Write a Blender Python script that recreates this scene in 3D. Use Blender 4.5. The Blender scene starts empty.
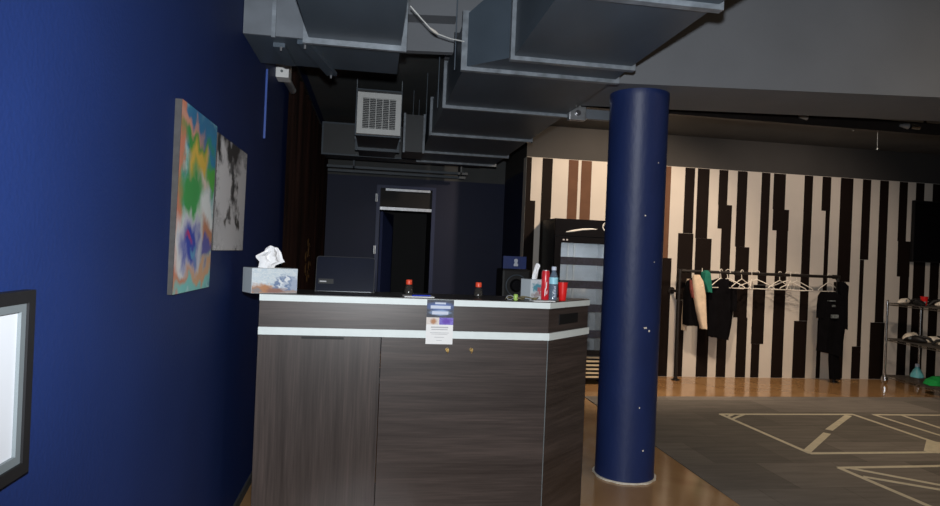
import bpy, bmesh, math, random
from mathutils import Vector, Matrix
random.seed(4)
S = bpy.context.scene
C = S.collection
PI = math.pi
H = 1.45                                   # eye height
F = 632.5
YAW, PITCH, ROLL = 0.15228, 0.00224, -0.04194

# ------------------------------------------------------------------ camera
_fwd = Vector((math.sin(YAW)*math.cos(PITCH), math.cos(YAW)*math.cos(PITCH), math.sin(PITCH)))
_r = Vector((math.cos(YAW), -math.sin(YAW), 0))
_d = -_r.cross(_fwd)
_R = math.cos(ROLL)*_r + math.sin(ROLL)*_d
_D = -math.sin(ROLL)*_r + math.cos(ROLL)*_d
cam_data = bpy.data.cameras.new('camera')
cam = bpy.data.objects.new('camera', cam_data)
C.objects.link(cam)
m3 = Matrix((_R, -_D, -_fwd)).transposed()
cam.matrix_world = Matrix.Translation((0, 0, H)) @ m3.to_4x4()
cam_data.sensor_width = 36
cam_data.lens = F/940*36
cam_data.clip_start = .02
S.camera = cam

def ray(x, y): return _R*((x-470)/F) + _D*((y-253)/F) + _fwd
def at_z(x, y, z):
    d = ray(x, y); t = (z-H)/d.z; return Vector((d.x*t, d.y*t, z))
def at_y(x, y, Y):
    d = ray(x, y); t = Y/d.y; return Vector((d.x*t, Y, d.z*t+H))

# ------------------------------------------------------------------ materials
def nodes_of(m):
    m.use_nodes = True
    nt = m.node_tree
    return nt, nt.nodes, nt.links, nt.nodes['Principled BSDF']

def mat(name, col, rough=.5, metal=0, var=.12, scale=6, stretch=(1, 1, 1), bump=0, spec=.5, coat=0, bscale=None, col2=None, trans=0, emit=None):
    m = bpy.data.materials.new(name)
    nt, N, L, P = nodes_of(m)
    tc = N.new('ShaderNodeTexCoord'); mp = N.new('ShaderNodeMapping')
    mp.inputs['Scale'].default_value = stretch
    L.new(tc.outputs['Object'], mp.inputs['Vector'])
    nz = N.new('ShaderNodeTexNoise'); nz.inputs['Scale'].default_value = scale; nz.inputs['Detail'].default_value = 5
    L.new(mp.outputs['Vector'], nz.inputs['Vector'])
    cr = N.new('ShaderNodeValToRGB')
    a = tuple(c*(1-var) for c in col); b = tuple(min(1, c*(1+var)) for c in (col2 or col))
    cr.color_ramp.elements[0].color = (*a, 1); cr.color_ramp.elements[1].color = (*b, 1)
    cr.color_ramp.elements[0].position = .3; cr.color_ramp.elements[1].position = .7
    L.new(nz.outputs['Fac'], cr.inputs['Fac'])
    L.new(cr.outputs['Color'], P.inputs['Base Color'])
    P.inputs['Roughness'].default_value = rough; P.inputs['Metallic'].default_value = metal
    P.inputs['Specular IOR Level'].default_value = spec
    P.inputs['Coat Weight'].default_value = coat
    P.inputs['Transmission Weight'].default_value = trans
    if emit:
        P.inputs['Emission Color'].default_value = (*emit[0], 1); P.inputs['Emission Strength'].default_value = emit[1]
    if bump:
        bn = N.new('ShaderNodeTexNoise'); bn.inputs['Scale'].default_value = bscale or scale*6; bn.inputs['Detail'].default_value = 4
        L.new(mp.outputs['Vector'], bn.inputs['Vector'])
        bp = N.new('ShaderNodeBump'); bp.inputs['Strength'].default_value = bump; bp.inputs['Distance'].default_value = .01
        L.new(bn.outputs['Fac'], bp.inputs['Height']); L.new(bp.outputs['Normal'], P.inputs['Normal'])
    return m

M = {}
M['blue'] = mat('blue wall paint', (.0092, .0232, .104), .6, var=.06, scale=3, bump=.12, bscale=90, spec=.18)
M['bluedoor'] = mat('blue gloss paint', (.014, .026, .10), .45, var=.05, scale=3, spec=.4)
M['column'] = mat('blue column paint', (.0112, .0245, .102), .47, var=.1, scale=6, stretch=(1, 1, .5), bump=.14, bscale=40, spec=.45)
M['ceil'] = mat('charcoal ceiling paint', (.075, .080, .082), .75, var=.1, scale=3)
M['beam'] = mat('grey beam paint', (.150, .160, .178), .7, var=.06, scale=2.5, bump=.1, bscale=60)
M['upper'] = mat('charcoal upper wall paint', (.040, .0385, .038), .75, var=.06, scale=3)
M['duct'] = mat('slate grey duct paint', (.060, .080, .104), .45, var=.12, scale=4, stretch=(1, .4, 1), bump=.05, bscale=20, spec=.45)
M['ductlight'] = mat('pale metal and flash-lit duct grey', (.135, .152, .175), .45, .1, var=.15, scale=7, spec=.5)  # pale steel channel, and the plenum face with flash light in its colour
M['flange'] = mat('worn grey flange metal', (.19, .215, .245), .45, .15, var=.3, scale=18)
M['ductdark'] = mat('black duct paint', (.035, .038, .042), .5, var=.15, scale=5)
M['white'] = mat('white stripe paint', (.62, .575, .52), .6, var=.03, scale=4)
M['stripe'] = mat('black brown stripe paint', (.0085, .005, .004), .7, var=.1, scale=8, spec=.12)
M['stripebrown'] = mat('brown stripe paint', (.135, .066, .038), .7, var=.1, scale=8, spec=.2)
M['edge'] = mat('pale edge banding', (.68, .745, .745), .45, var=.03, scale=20)
M['top'] = mat('dark laminate worktop', (.05, .045, .042), .3, var=.1, scale=10)
M['black'] = mat('black plastic', (.009, .009, .010), .5, var=.1, spec=.3)
M['blackgloss'] = mat('glossy black', (.008, .008, .010), .15, var=.05, spec=.5)
M['blackcloth'] = mat('black fabric', (.0036, .0034, .0045), .95, var=.25, scale=12, bump=.25, spec=.06)
M['cream'] = mat('cream fabric', (.62, .50, .38), .85, var=.12, scale=14, bump=.2, spec=.2)
M['green'] = mat('teal green fabric', (.014, .15, .11), .85, var=.2, scale=14, bump=.2, spec=.2)
M['maroon'] = mat('reddish fabric', (.18, .05, .045), .85, var=.2, scale=20, spec=.2)
M['greencloth'] = mat('bright green fabric', (.01, .28, .06), .8, var=.2, scale=14, bump=.3, spec=.2)
M['chrome'] = mat('chrome', (.72, .72, .74), .18, 1, var=.08, scale=30)
M['steel'] = mat('galvanised steel', (.40, .41, .43), .38, .8, var=.15, scale=25)
M['whitemetal'] = mat('white enamelled metal', (.72, .73, .72), .45, var=.04)
M['whiteplastic'] = mat('white plastic', (.74, .70, .64), .4, var=.05)
M['red'] = mat('red plastic', (.72, .018, .018), .35, var=.08)
M['redwhite'] = mat('red can print', (.62, .02, .03), .3, var=.1)
M['cap'] = mat('orange red cap', (.80, .075, .03), .4, var=.08)
M['paper'] = mat('white paper', (.80, .80, .80), .8, var=.02)
M['tissue'] = mat('white tissue', (.84, .84, .86), .9, var=.03, bump=.1)
M['tape'] = mat('cream floor tape', (.60, .55, .42), .6, var=.1, scale=20)
M['brass'] = mat('brass', (.75, .52, .2), .3, .9, var=.1, scale=30)
M['label'] = mat('blue label', (.006, .025, .15), .4, var=.15, scale=20)
M['palelabel'] = mat('pale blue label', (.30, .62, .75), .45, var=.25, scale=40)
M['ink'] = mat('pale ink', (.55, .60, .72), .6, var=.05)
M['greyink'] = mat('grey ink', (.45, .45, .47), .7, var=.05)
M['bluepen'] = mat('blue plastic', (.03, .06, .5), .4)
M['lime'] = mat('lime green plastic', (.36, .55, .12), .4)
M['olive'] = mat('khaki strap', (.20, .17, .09), .8, var=.3, scale=40)
M['teal'] = mat('pale teal plastic', (.16, .55, .62), .3, var=.1)
M['pipe'] = mat('black iron pipe', (.016, .013, .012), .45, .3, var=.2, scale=20)
M['curtain'] = mat('dark brown curtain', (.012, .006, .0045), .85, var=.75, scale=9, stretch=(1, 1, .08), col2=(.026, .011, .008), spec=.15)
M['gold'] = mat('dull gold thread', (.10, .045, .008), .7, var=.4, scale=50)
M['offwhite'] = mat('scuffed off white plastic', (.74, .68, .58), .5, var=.15, scale=30)
M['lid'] = mat('blue black lacquer', (.004, .006, .016), .3, var=.1, spec=.12)
M['blueshade'] = mat('shaded blue wall paint', (.006, .0115, .046), .55, var=.06, scale=3, spec=.35)  # darkened copy of the blue wall paint, far walls' shade put into the colour
M['raceway'] = mat('mid blue painted plastic', (.035, .085, .34), .4)
M['shelfwire'] = mat('dull shelf wire', (.16, .15, .14), .38, .7, var=.15, scale=25)
M['screen'] = mat('dark screen glass', (.004, .004, .005), .12, var=.02)
M['mount'] = mat('white mount board', (.56, .58, .62), .6, var=.01)
M['slip'] = mat('grey slip moulding', (.13, .15, .16), .45, var=.05)
M['canvasedge'] = mat('grey canvas edge', (.038, .036, .036), .8, var=.2, scale=30)
M['spot'] = mat('lens glass', (.5, .5, .48), .2, var=.05)
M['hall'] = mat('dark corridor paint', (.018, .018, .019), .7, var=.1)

def glass(name, col, alpha=.25, rough=.05):
    m = bpy.data.materials.new(name)
    nt, N, L, P = nodes_of(m)
    P.inputs['Base Color'].default_value = (*col, 1); P.inputs['Roughness'].default_value = rough
    P.inputs['Alpha'].default_value = alpha
    nz = N.new('ShaderNodeTexNoise'); nz.inputs['Scale'].default_value = 3
    mr = N.new('ShaderNodeMapRange'); mr.inputs['To Min'].default_value = alpha*.85; mr.inputs['To Max'].default_value = alpha*1.15
    L.new(nz.outputs['Fac'], mr.inputs['Value']); L.new(mr.outputs['Result'], P.inputs['Alpha'])
    return m
M['glass'] = glass('cooler door glass', (.05, .055, .06), .10)
M['navy'] = mat('navy rail', (.02, .024, .05), .5, var=.5, scale=30)
M['slat'] = mat('pale tan slat', (.62, .52, .36), .5)
M['pet'] = glass('clear bottle plastic', (.16, .22, .30), .55, .12)
M['jar'] = glass('clear jar plastic', (.05, .045, .04), .6, .1)

def wood(name, axis):
    """dark grey-brown laminate, the grain running along `axis`"""
    m = bpy.data.materials.new(name)
    nt, N, L, P = nodes_of(m)
    tc = N.new('ShaderNodeTexCoord'); mp = N.new('ShaderNodeMapping')
    mp.inputs['Scale'].default_value = (.55, .55, 15) if axis == 'x' else (15, 15, .5)
    L.new(tc.outputs['Object'], mp.inputs['Vector'])
    n1 = N.new('ShaderNodeTexNoise'); n1.inputs['Scale'].default_value = 1.3; n1.inputs['Detail'].default_value = 9; n1.inputs['Roughness'].default_value = .68
    n2 = N.new('ShaderNodeTexNoise'); n2.inputs['Scale'].default_value = 8; n2.inputs['Detail'].default_value = 4
    L.new(mp.outputs['Vector'], n1.inputs['Vector']); L.new(mp.outputs['Vector'], n2.inputs['Vector'])
    mx = N.new('ShaderNodeMix'); mx.inputs['Factor'].default_value = .33
    L.new(n1.outputs['Fac'], mx.inputs['A']); L.new(n2.outputs['Fac'], mx.inputs['B'])
    cr = N.new('ShaderNodeValToRGB'); e = cr.color_ramp.elements
    e[0].position = .33; e[0].color = (.024, .0175, .0160, 1)
    e[1].position = .68; e[1].color = (.082, .061, .055, 1)
    k = e.new(.5); k.color = (.046, .035, .032, 1)
    L.new(mx.outputs['Result'], cr.inputs['Fac']); L.new(cr.outputs['Color'], P.inputs['Base Color'])
    P.inputs['Roughness'].default_value = .36
    bp = N.new('ShaderNodeBump'); bp.inputs['Strength'].default_value = .08; bp.inputs['Distance'].default_value = .004
    L.new(mx.outputs['Result'], bp.inputs['Height']); L.new(bp.outputs['Normal'], P.inputs['Normal'])
    return m
M['woodh'] = wood('grey brown laminate, level grain', 'x')
M['woodv'] = wood('grey brown laminate, upright grain', 'z')

def floor_material():
    m = bpy.data.materials.new('stained concrete floor')
    nt, N, L, P = nodes_of(m)
    tc = N.new('ShaderNodeTexCoord')
    n1 = N.new('ShaderNodeTexNoise'); n1.inputs['Scale'].default_value = 1.6; n1.inputs['Detail'].default_value = 8; n1.inputs['Distortion'].default_value = .6
    L.new(tc.outputs['Object'], n1.inputs['Vector'])
    cr = N.new('ShaderNodeValToRGB'); e = cr.color_ramp.elements
    e[0].position = .3; e[0].color = (.27, .140, .056, 1); e[1].position = .72; e[1].color = (.43, .262, .125, 1)
    L.new(n1.outputs['Fac'], cr.inputs['Fac']); L.new(cr.outputs['Color'], P.inputs['Base Color'])
    P.inputs['Roughness'].default_value = .14
    n2 = N.new('ShaderNodeTexNoise'); n2.inputs['Scale'].default_value = 30
    L.new(tc.outputs['Object'], n2.inputs['Vector'])
    bp = N.new('ShaderNodeBump'); bp.inputs['Strength'].default_value = .05; bp.inputs['Distance'].default_value = .005
    L.new(n2.outputs['Fac'], bp.inputs['Height']); L.new(bp.outputs['Normal'], P.inputs['Normal'])
    return m
M['floor'] = floor_material()

def carpet_material():
    m = bpy.data.materials.new('grey carpet tiles')
    nt, N, L, P = nodes_of(m)
    tc = N.new('ShaderNodeTexCoord'); mp = N.new('ShaderNodeMapping')
    L.new(tc.outputs['Object'], mp.inputs['Vector'])
    br = N.new('ShaderNodeTexBrick'); br.offset = .5; br.inputs['Scale'].default_value = 1
    br.inputs['Brick Width'].default_value = .62; br.inputs['Row Height'].default_value = .5
    br.inputs['Mortar Size'].default_value = .002
    br.inputs['Color1'].default_value = (.138, .126, .114, 1); br.inputs['Color2'].default_value = (.200, .180, .162, 1)
    br.inputs['Mortar'].default_value = (.10, .09, .08, 1)
    L.new(mp.outputs['Vector'], br.inputs['Vector'])
    nz = N.new('ShaderNodeTexNoise'); nz.inputs['Scale'].default_value = 160; nz.inputs['Detail'].default_value = 3
    L.new(tc.outputs['Object'], nz.inputs['Vector'])
    n3 = N.new('ShaderNodeTexNoise'); n3.inputs['Scale'].default_value = 7; n3.inputs['Detail'].default_value = 5
    mp3 = N.new('ShaderNodeMapping'); mp3.inputs['Scale'].default_value = (.35, 3, 1)
    L.new(tc.outputs['Object'], mp3.inputs['Vector']); L.new(mp3.outputs['Vector'], n3.inputs['Vector'])
    mr = N.new('ShaderNodeMapRange'); mr.inputs['To Min'].default_value = .65; mr.inputs['To Max'].default_value = 1.35
    L.new(n3.outputs['Fac'], mr.inputs['Value'])
    mx = N.new('ShaderNodeMix'); mx.data_type = 'RGBA'; mx.blend_type = 'MULTIPLY'; mx.inputs['Factor'].default_value = 1
    L.new(br.outputs['Color'], mx.inputs['A']); L.new(mr.outputs['Result'], mx.inputs['B'])
    L.new(mx.outputs['Result'], P.inputs['Base Color'])
    P.inputs['Roughness'].default_value = .95; P.inputs['Specular IOR Level'].default_value = .15
    bp = N.new('ShaderNodeBump'); bp.inputs['Strength'].default_value = .5; bp.inputs['Distance'].default_value = .004
    L.new(nz.outputs['Fac'], bp.inputs['Height']); L.new(bp.outputs['Normal'], P.inputs['Normal'])
    return m
M['carpet'] = carpet_material()

# painted pictures: soft blobs laid one over another in the picture's own UV space
def blob_picture(name, base, base2, blobs, warp=.12, nscale=3.0, rough=.6, post=None):
    m = bpy.data.materials.new(name)
    nt, N, L, P = nodes_of(m)
    uv = N.new('ShaderNodeTexCoord')
    nz = N.new('ShaderNodeTexNoise'); nz.inputs['Scale'].default_value = nscale; nz.inputs['Detail'].default_value = 6
    L.new(uv.outputs['UV'], nz.inputs['Vector'])
    sub = N.new('ShaderNodeVectorMath'); sub.operation = 'SUBTRACT'; sub.inputs[1].default_value = (.5, .5, .5)
    L.new(nz.outputs['Color'], sub.inputs[0])
    sc = N.new('ShaderNodeVectorMath'); sc.operation = 'SCALE'; sc.inputs['Scale'].default_value = warp
    L.new(sub.outputs['Vector'], sc.inputs[0])
    add = N.new('ShaderNodeVectorMath'); add.operation = 'ADD'
    L.new(uv.outputs['UV'], add.inputs[0]); L.new(sc.outputs['Vector'], add.inputs[1])
    n2 = N.new('ShaderNodeTexNoise'); n2.inputs['Scale'].default_value = nscale*1.7; n2.inputs['Detail'].default_value = 8; n2.inputs['Distortion'].default_value = 1.2
    L.new(add.outputs['Vector'], n2.inputs['Vector'])
    cr = N.new('ShaderNodeValToRGB'); cr.color_ramp.elements[0].position = .38; cr.color_ramp.elements[1].position = .62
    cr.color_ramp.elements[0].color = (*base, 1); cr.color_ramp.elements[1].color = (*base2, 1)
    L.new(n2.outputs['Fac'], cr.inputs['Fac'])
    cur = cr.outputs['Color']
    for (cx, cy, rx, ry, col, soft) in blobs:
        mp = N.new('ShaderNodeMapping'); mp.vector_type = 'POINT'
        mp.inputs['Location'].default_value = (-cx/rx, -cy/ry, 0); mp.inputs['Scale'].default_value = (1/rx, 1/ry, 0)
        L.new(add.outputs['Vector'], mp.inputs['Vector'])
        ln = N.new('ShaderNodeVectorMath'); ln.operation = 'LENGTH'
        L.new(mp.outputs['Vector'], ln.inputs[0])
        mr = N.new('ShaderNodeMapRange'); mr.inputs['From Min'].default_value = 1+soft; mr.inputs['From Max'].default_value = 1-soft
        L.new(ln.outputs['Value'], mr.inputs['Value'])
        mx = N.new('ShaderNodeMix'); mx.data_type = 'RGBA'
        L.new(mr.outputs['Result'], mx.inputs['Factor']); L.new(cur, mx.inputs['A']); mx.inputs['B'].default_value = (*col, 1)
        cur = mx.outputs['Result']
    L.new(cur, P.inputs['Base Color'])
    P.inputs['Roughness'].default_value = rough
    return m
M['abstract'] = blob_picture('abstract colour painting', (.05, .30, .36), (.46, .68, .68), [
    (.55, .92, .7, .16, (.03, .17, .34), .36), (.95, .80, .25, .16, (.03, .22, .40), .36), (.02, .6, .09, .9, (.60, .22, .14), .30),
    (.2, .90, .35, .05, (.62, .30, .22), .42), (.45, .83, .42, .06, (.04, .30, .06), .36), (.52, .72, .25, .13, (.70, .46, .07), .30),
    (.9, .66, .3, .06, (.08, .40, .06), .36), (.60, .60, .2, .10, (.72, .60, .52), .36), (.32, .56, .28, .15, (.05, .32, .08), .36),
    (.58, .46, .14, .12, (.06, .36, .10), .36), (.85, .44, .3, .12, (.74, .78, .78), .36), (.9, .30, .3, .10, (.50, .22, .12), .36), (.8, .22, .2, .06, (.10, .10, .36), .36),
    (.34, .26, .36, .20, (.72, .72, .72), .18), (.36, .27, .24, .14, (.03, .06, .40), .35), (.30, .30, .10, .03, (.45, .04, .16), .36), (.45, .22, .08, .03, (.10, .3, .5), .36),
    (.75, .10, .4, .06, (.62, .36, .2), .36), (.15, .06, .3, .05, (.56, .26, .16), .36), (.5, .02, .6, .05, (.2, .55, .52), .36)], warp=.42, nscale=4.5)
M['mono'] = blob_picture('black and white abstract painting', (.16, .16, .165), (.72, .72, .74), [
    (.35, .93, .6, .14, (.03, .03, .032), .30), (.22, .60, .2, .30, (.66, .66, .68), .24), (.88, .58, .25, .35, (.60, .60, .62), .30),
    (.55, .62, .10, .22, (.04, .04, .043), .42), (.55, .16, .6, .2, (.60, .60, .62), .36), (.72, .32, .07, .12, (.05, .05, .05), .42), (.4, .3, .08, .06, (.1, .1, .1), .42)], warp=.6, nscale=6)
M['mountain'] = blob_picture('mountain photograph print', (.50, .60, .68), (.70, .74, .76), [
    (.74, .10, .30, .62, (.16, .23, .38), .10), (.62, .40, .05, .22, (.72, .76, .80), .3), (.76, .55, .05, .18, (.75, .78, .82), .3), (.70, .22, .05, .2, (.55, .6, .68), .4),
    (.93, .15, .12, .5, (.36, .42, .54), .2), (.20, -.05, .34, .42, (.45, .22, .11), .2), (.10, .05, .1, .2, (.25, .22, .22), .4), (.55, -.03, .26, .24, (.28, .15, .12), .3), (.86, -.02, .2, .14, (.38, .30, .27), .3)], warp=.35, nscale=9)
M['paleprint'] = blob_picture('pale flower print', (.48, .54, .58), (.60, .64, .66), [
    (.45, .6, .32, .22, (.08, .26, .33), .3), (.62, .45, .14, .16, (.42, .12, .14), .4), (.4, .2, .4, .12, (.30, .26, .26), .5)], warp=.5, nscale=7)
M['flyertop'] = blob_picture('dark blue flyer picture', (.03, .035, .05), (.07, .08, .11), [
    (.5, .62, .42, .20, (.08, .15, .42), .5), (.5, .28, .36, .15, (.24, .34, .54), .3)], warp=.1, nscale=5)
M['flyertan'] = blob_picture('tan flyer picture', (.62, .56, .52), (.72, .66, .62), [(.55, .45, .22, .4, (.42, .20, .10), .4)], warp=.2, nscale=5)
M['flyerpurple'] = blob_picture('violet flyer picture', (.10, .06, .42), (.26, .22, .62), [(.5, .5, .3, .4, (.12, .05, .4), .4)], warp=.3, nscale=6)

# ------------------------------------------------------------------ mesh helpers
def link_mesh(name, bm, mats, smooth=False):
    me = bpy.data.meshes.new(name)
    bmesh.ops.recalc_face_normals(bm, faces=bm.faces[:])
    bm.to_mesh(me); bm.free()
    for mm in (mats if isinstance(mats, (list, tuple)) else [mats]):
        me.materials.append(M[mm] if isinstance(mm, str) else mm)
    if smooth:
        for p in me.polygons: p.use_smooth = True
        try: me.set_sharp_from_angle(angle=math.radians(40))
        except Exception: pass
    o = bpy.data.objects.new(name, me); C.objects.link(o)
    return o

def tag(o, label, cat, group=None, kind=None):
    if label: o['label'] = label
    if cat: o['category'] = cat
    if group: o['group'] = group
    if kind: o['kind'] = kind
    return o

def thing(name, label, cat, loc=(0, 0, 0), rz=0, group=None):
    o = bpy.data.objects.new(name, None); C.objects.link(o)
    o.location = loc; o.rotation_euler = (0, 0, rz); o.empty_display_size = .05
    return tag(o, label, cat, group)

def root_matrix(o):
    while o.parent: o = o.parent
    return Matrix.Translation(o.location) @ o.rotation_euler.to_matrix().to_4x4()

SMALL = ('tissue box', 'laptop', 'paper', 'key fob', 'bottle', 'cup')
def root_of(o):
    while o.parent: o = o.parent
    return o

def obj(name, bm, m, parent=None, local=False, smooth=False, label=None):
    """one mesh object; geometry given in room coordinates unless local"""
    if parent is not None:
        if not local: bm.transform(root_matrix(parent).inverted())
        elif root_of(parent).get('category') in SMALL: bm.transform(Matrix.Scale(.92, 4))
        o = link_mesh(name, bm, m, smooth); o.parent = parent
    else:
        xs = [v.co for v in bm.verts]
        c = Vector(((min(v.x for v in xs)+max(v.x for v in xs))/2, (min(v.y for v in xs)+max(v.y for v in xs))/2, min(v.z for v in xs)))
        bm.transform(Matrix.Translation(-c))
        o = link_mesh(name, bm, m, smooth); o.location = c
    if label: o['label'] = label
    return o

def struct(name, bm, m, **k):
    o = obj(name, bm, m, **k)
    if o.parent is None: o['kind'] = 'structure'
    return o

def copy_tree(o, parent=None):
    c = o.copy(); C.objects.link(c)
    if parent: c.parent = parent
    for ch in list(o.children): copy_tree(ch, c)
    return c

def new(): return bmesh.new()

def box(bm, x0, x1, y0, y1, z0, z1, mi=0, bev=0):
    mat_ = Matrix.Translation(((x0+x1)/2, (y0+y1)/2, (z0+z1)/2)) @ Matrix.Diagonal((abs(x1-x0), abs(y1-y0), abs(z1-z0), 1))
    r = bmesh.ops.create_cube(bm, size=1, matrix=mat_)
    fs = list({f for v in r['verts'] for f in v.link_faces})
    for f in fs: f.material_index = mi
    if bev:
        es = list({e for f in fs for e in f.edges})
        rb = bmesh.ops.bevel(bm, geom=es, offset=bev, segments=2, affect='EDGES', profile=.6)
        for f in rb['faces']: f.material_index = mi
    return bm

def hexa(bm, P8, mi=0):
    """box from 8 points: bottom four then top four, same order"""
    v = [bm.verts.new(p) for p in P8]
    for q in ((0, 1, 2, 3), (7, 6, 5, 4), (0, 4, 5, 1), (1, 5, 6, 2), (2, 6, 7, 3), (3, 7, 4, 0)):
        f = bm.faces.new([v[i] for i in q]); f.material_index = mi
    return bm

def prism(bm, pts, vec, mi=0):
    """polygon (3d points) pushed along vec"""
    vec = Vector(vec)
    a = [bm.verts.new(p) for p in pts]; b = [bm.verts.new(Vector(p)+vec) for p in pts]
    n = len(pts)
    fs = [bm.faces.new(a), bm.faces.new(b[::-1])]
    for i in range(n): fs.append(bm.faces.new((a[i], b[i], b[(i+1) % n], a[(i+1) % n])))
    for f in fs: f.material_index = mi
    return bm

def tube(bm, pts, r, seg=8, mi=0, caps=True):
    pts = [Vector(p) for p in pts]; n = len(pts); rings = []
    rr = r if isinstance(r, (list, tuple)) else [r]*n
    up = Vector((0, 0, 1))
    t0 = (pts[1]-pts[0]).normalized()
    if abs(t0.dot(up)) > .95: up = Vector((1, 0, 0))
    u = (up - t0*up.dot(t0)).normalized()
    for i, p in enumerate(pts):
        t = (pts[min(i+1, n-1)]-pts[max(i-1, 0)]).normalized()
        u = (u - t*u.dot(t)).normalized(); w = t.cross(u)
        rings.append([bm.verts.new(p + rr[i]*(math.cos(2*PI*k/seg)*u + math.sin(2*PI*k/seg)*w)) for k in range(seg)])
    for a, b in zip(rings, rings[1:]):
        for k in range(seg):
            f = bm.faces.new((a[k], a[(k+1) % seg], b[(k+1) % seg], b[k])); f.material_index = mi
    if caps:
        for q in (rings[0][::-1], rings[-1]):
            f = bm.faces.new(q); f.material_index = mi
    return bm

def lathe(bm, c, prof, seg=24, mi=0):
    """prof: (radius, z) from bottom to top about a vertical axis at c"""
    c = Vector(c); rings = []
    for r, z in prof:
        rings.append([bm.verts.new(c+Vector((max(r, 1e-4)*math.cos(2*PI*k/seg), max(r, 1e-4)*math.sin(2*PI*k/seg), z))) for k in range(seg)])
    for a, b in zip(rings, rings[1:]):
        for k in range(seg):
            f = bm.faces.new((a[k], a[(k+1) % seg], b[(k+1) % seg], b[k])); f.material_index = mi
    for q in (rings[0][::-1], rings[-1]):
        f = bm.faces.new(q); f.material_index = mi
    return bm

def uvquad(bm, pts, uvs=((0, 0), (1, 0), (1, 1), (0, 1)), mi=0):
    lay = bm.loops.layers.uv.verify()
    f = bm.faces.new([bm.verts.new(p) for p in pts]); f.material_index = mi
    for l, q in zip(f.loops, uvs): l[lay].uv = q
    return f

# ------------------------------------------------------------------ the room
XL = -.685           # left wall
YS = 7.58            # striped wall
YB = 8.85            # back wall of the passage
XP = 1.82            # passage's right side wall
XR, YF = 9.0, -2.2
ZC, ZC2 = 3.08, 3.3

b = new(); box(b, XL-.15, XR+.15, YF-.15, 11.2, -.12, 0); struct('floor', b, 'floor')
b = new(); box(b, XL-.15, XL, YF, YB+2.3, 0, ZC2); struct('wall_left', b, 'blue')
b = new(); box(b, XR, XR+.15, YF, YS+.15, 0, ZC2); struct('wall_right', b, 'upper')
b = new(); box(b, XL, XR, YF-.15, YF, 0, ZC2); struct('wall_front', b, 'upper')
b = new(); box(b, XL-.15, XR+.15, YF-.15, 4.25, ZC2, ZC2+.1); struct('ceiling', b, 'ceil')
b = new(); box(b, XL-.15, XR+.15, 4.25, 11.2, ZC, ZC+.1); struct('ceiling_rear', b, 'ceil')

# striped wall (one mesh, its stripes are its pattern)
def sx(x, y): return at_y(x, y, YS).x
def sz(x, y): return at_y(x, y, YS).z
b = new()
ZT = 2.68
box(b, XP, XR, YS, YS+.15, 0, ZT, 0)
box(b, XP, XR, YS+.012, YS+.15, ZT, ZC, 3)
def stripe(l, r, y0, y1, mi=1):
    """l, r = (x, y) marks on the left and right edge; y0..y1 the height range"""
    xl = sx(*l) if isinstance(l, tuple) else l
    xr = sx(*r) if isinstance(r, tuple) else r
    xm = (l[0]+r[0])/2 if isinstance(l, tuple) and isinstance(r, tuple) else 700
    z1 = ZT-.004 if y0 is None else sz(xm, y0)
    z0 = 0.004 if y1 is None else sz(xm, y1)
    box(b, xl, xr, YS-.003, YS+.01, z0, z1, mi)
stripe(XP+.002, (532, 157), None, 210); stripe(XP+.002, (534.8, 212), 210, None)
stripe((542.8, 158), (553, 158), None, None)
stripe((569, 160), (578.7, 160), None, None, 2); stripe((581.7, 161), (592, 161), None, None, 2)
stripe((612, 165), (626, 165), None, 300); stripe((637, 165), (648, 165), None, None)
stripe((660, 167), (671.4, 167), None, 258, 2); stripe((660, 262), (671.4, 262), 258, None)
stripe((685.5, 168), (695.2, 168), None, 233.4); stripe((678.2, 234), (693.4, 234), 233.4, 300); stripe((673.5, 374), (681.8, 374), 300, None)
stripe((698, 169), (709.8, 169), None, 238.4); stripe((694.5, 268), (711.6, 240), 238.4, 300); stripe((695.5, 374), (707, 374), 300, None)
stripe((719.5, 170), (728.4, 170), None, 205); stripe((718.3, 206), (732, 206), 205, 228.9); stripe((721.4, 230), (731, 230), 228.9, None)
stripe((738, 171), (747.7, 171), None, 247); stripe((735, 268), (749.3, 248), 247, 317.6); stripe((737.2, 320), (747.2, 320), 317.6, None)
stripe((762, 173), (770.5, 173), None, 285); stripe((753, 290), (765.3, 290), 285, 344); stripe((751.3, 345), (759.5, 345), 344, None)
stripe((774, 174), (786, 174), None, 209.5); stripe((773, 211), (789, 211), 209.5, 230.7); stripe((776.4, 232), (787.8, 232), 230.7, None)
stripe((804.8, 176), (813.2, 176), None, 321); stripe((794, 322), (807, 322), 321, None)
stripe((822.7, 177), (831.4, 177), None, 211); stripe((825.7, 212), (829.8, 212), 211, 320); stripe((815.5, 374), (819.5, 374), 320, None)
stripe((841, 178), (853.5, 180), None, 282); stripe((830, 374), (842, 374), 282, None)
stripe((863, 180), (871.3, 180), None, 259.8); stripe((859.9, 262), (863.9, 262), 259.8, 346.5); stripe((851.8, 348), (860.6, 348), 346.5, None)
stripe((880.3, 181), (889, 181), None, 322.6); stripe((870.3, 324), (884.6, 324), 322.6, None)
stripe((899.7, 183), (908, 183), None, 241.3); stripe((898, 243), (910.4, 243), 241.3, 276.8); stripe((899.7, 279), (908.7, 279), 276.8, None)
stripe((916.3, 184), (924.6, 184), None, 240); stripe((913.5, 265), (925.2, 265), 240, None)
stripe((933, 185), (941.5, 185), None, 240); stripe((930, 268), (939, 268), 240, None)
for k in range(4):
    x0 = 7.75 + k*.3
    box(b, x0, x0+.13, YS-.003, YS+.01, .004, ZT-.004, 1)
struct('wall_back', b, ['white', 'stripe', 'stripebrown', 'upper'])

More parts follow.
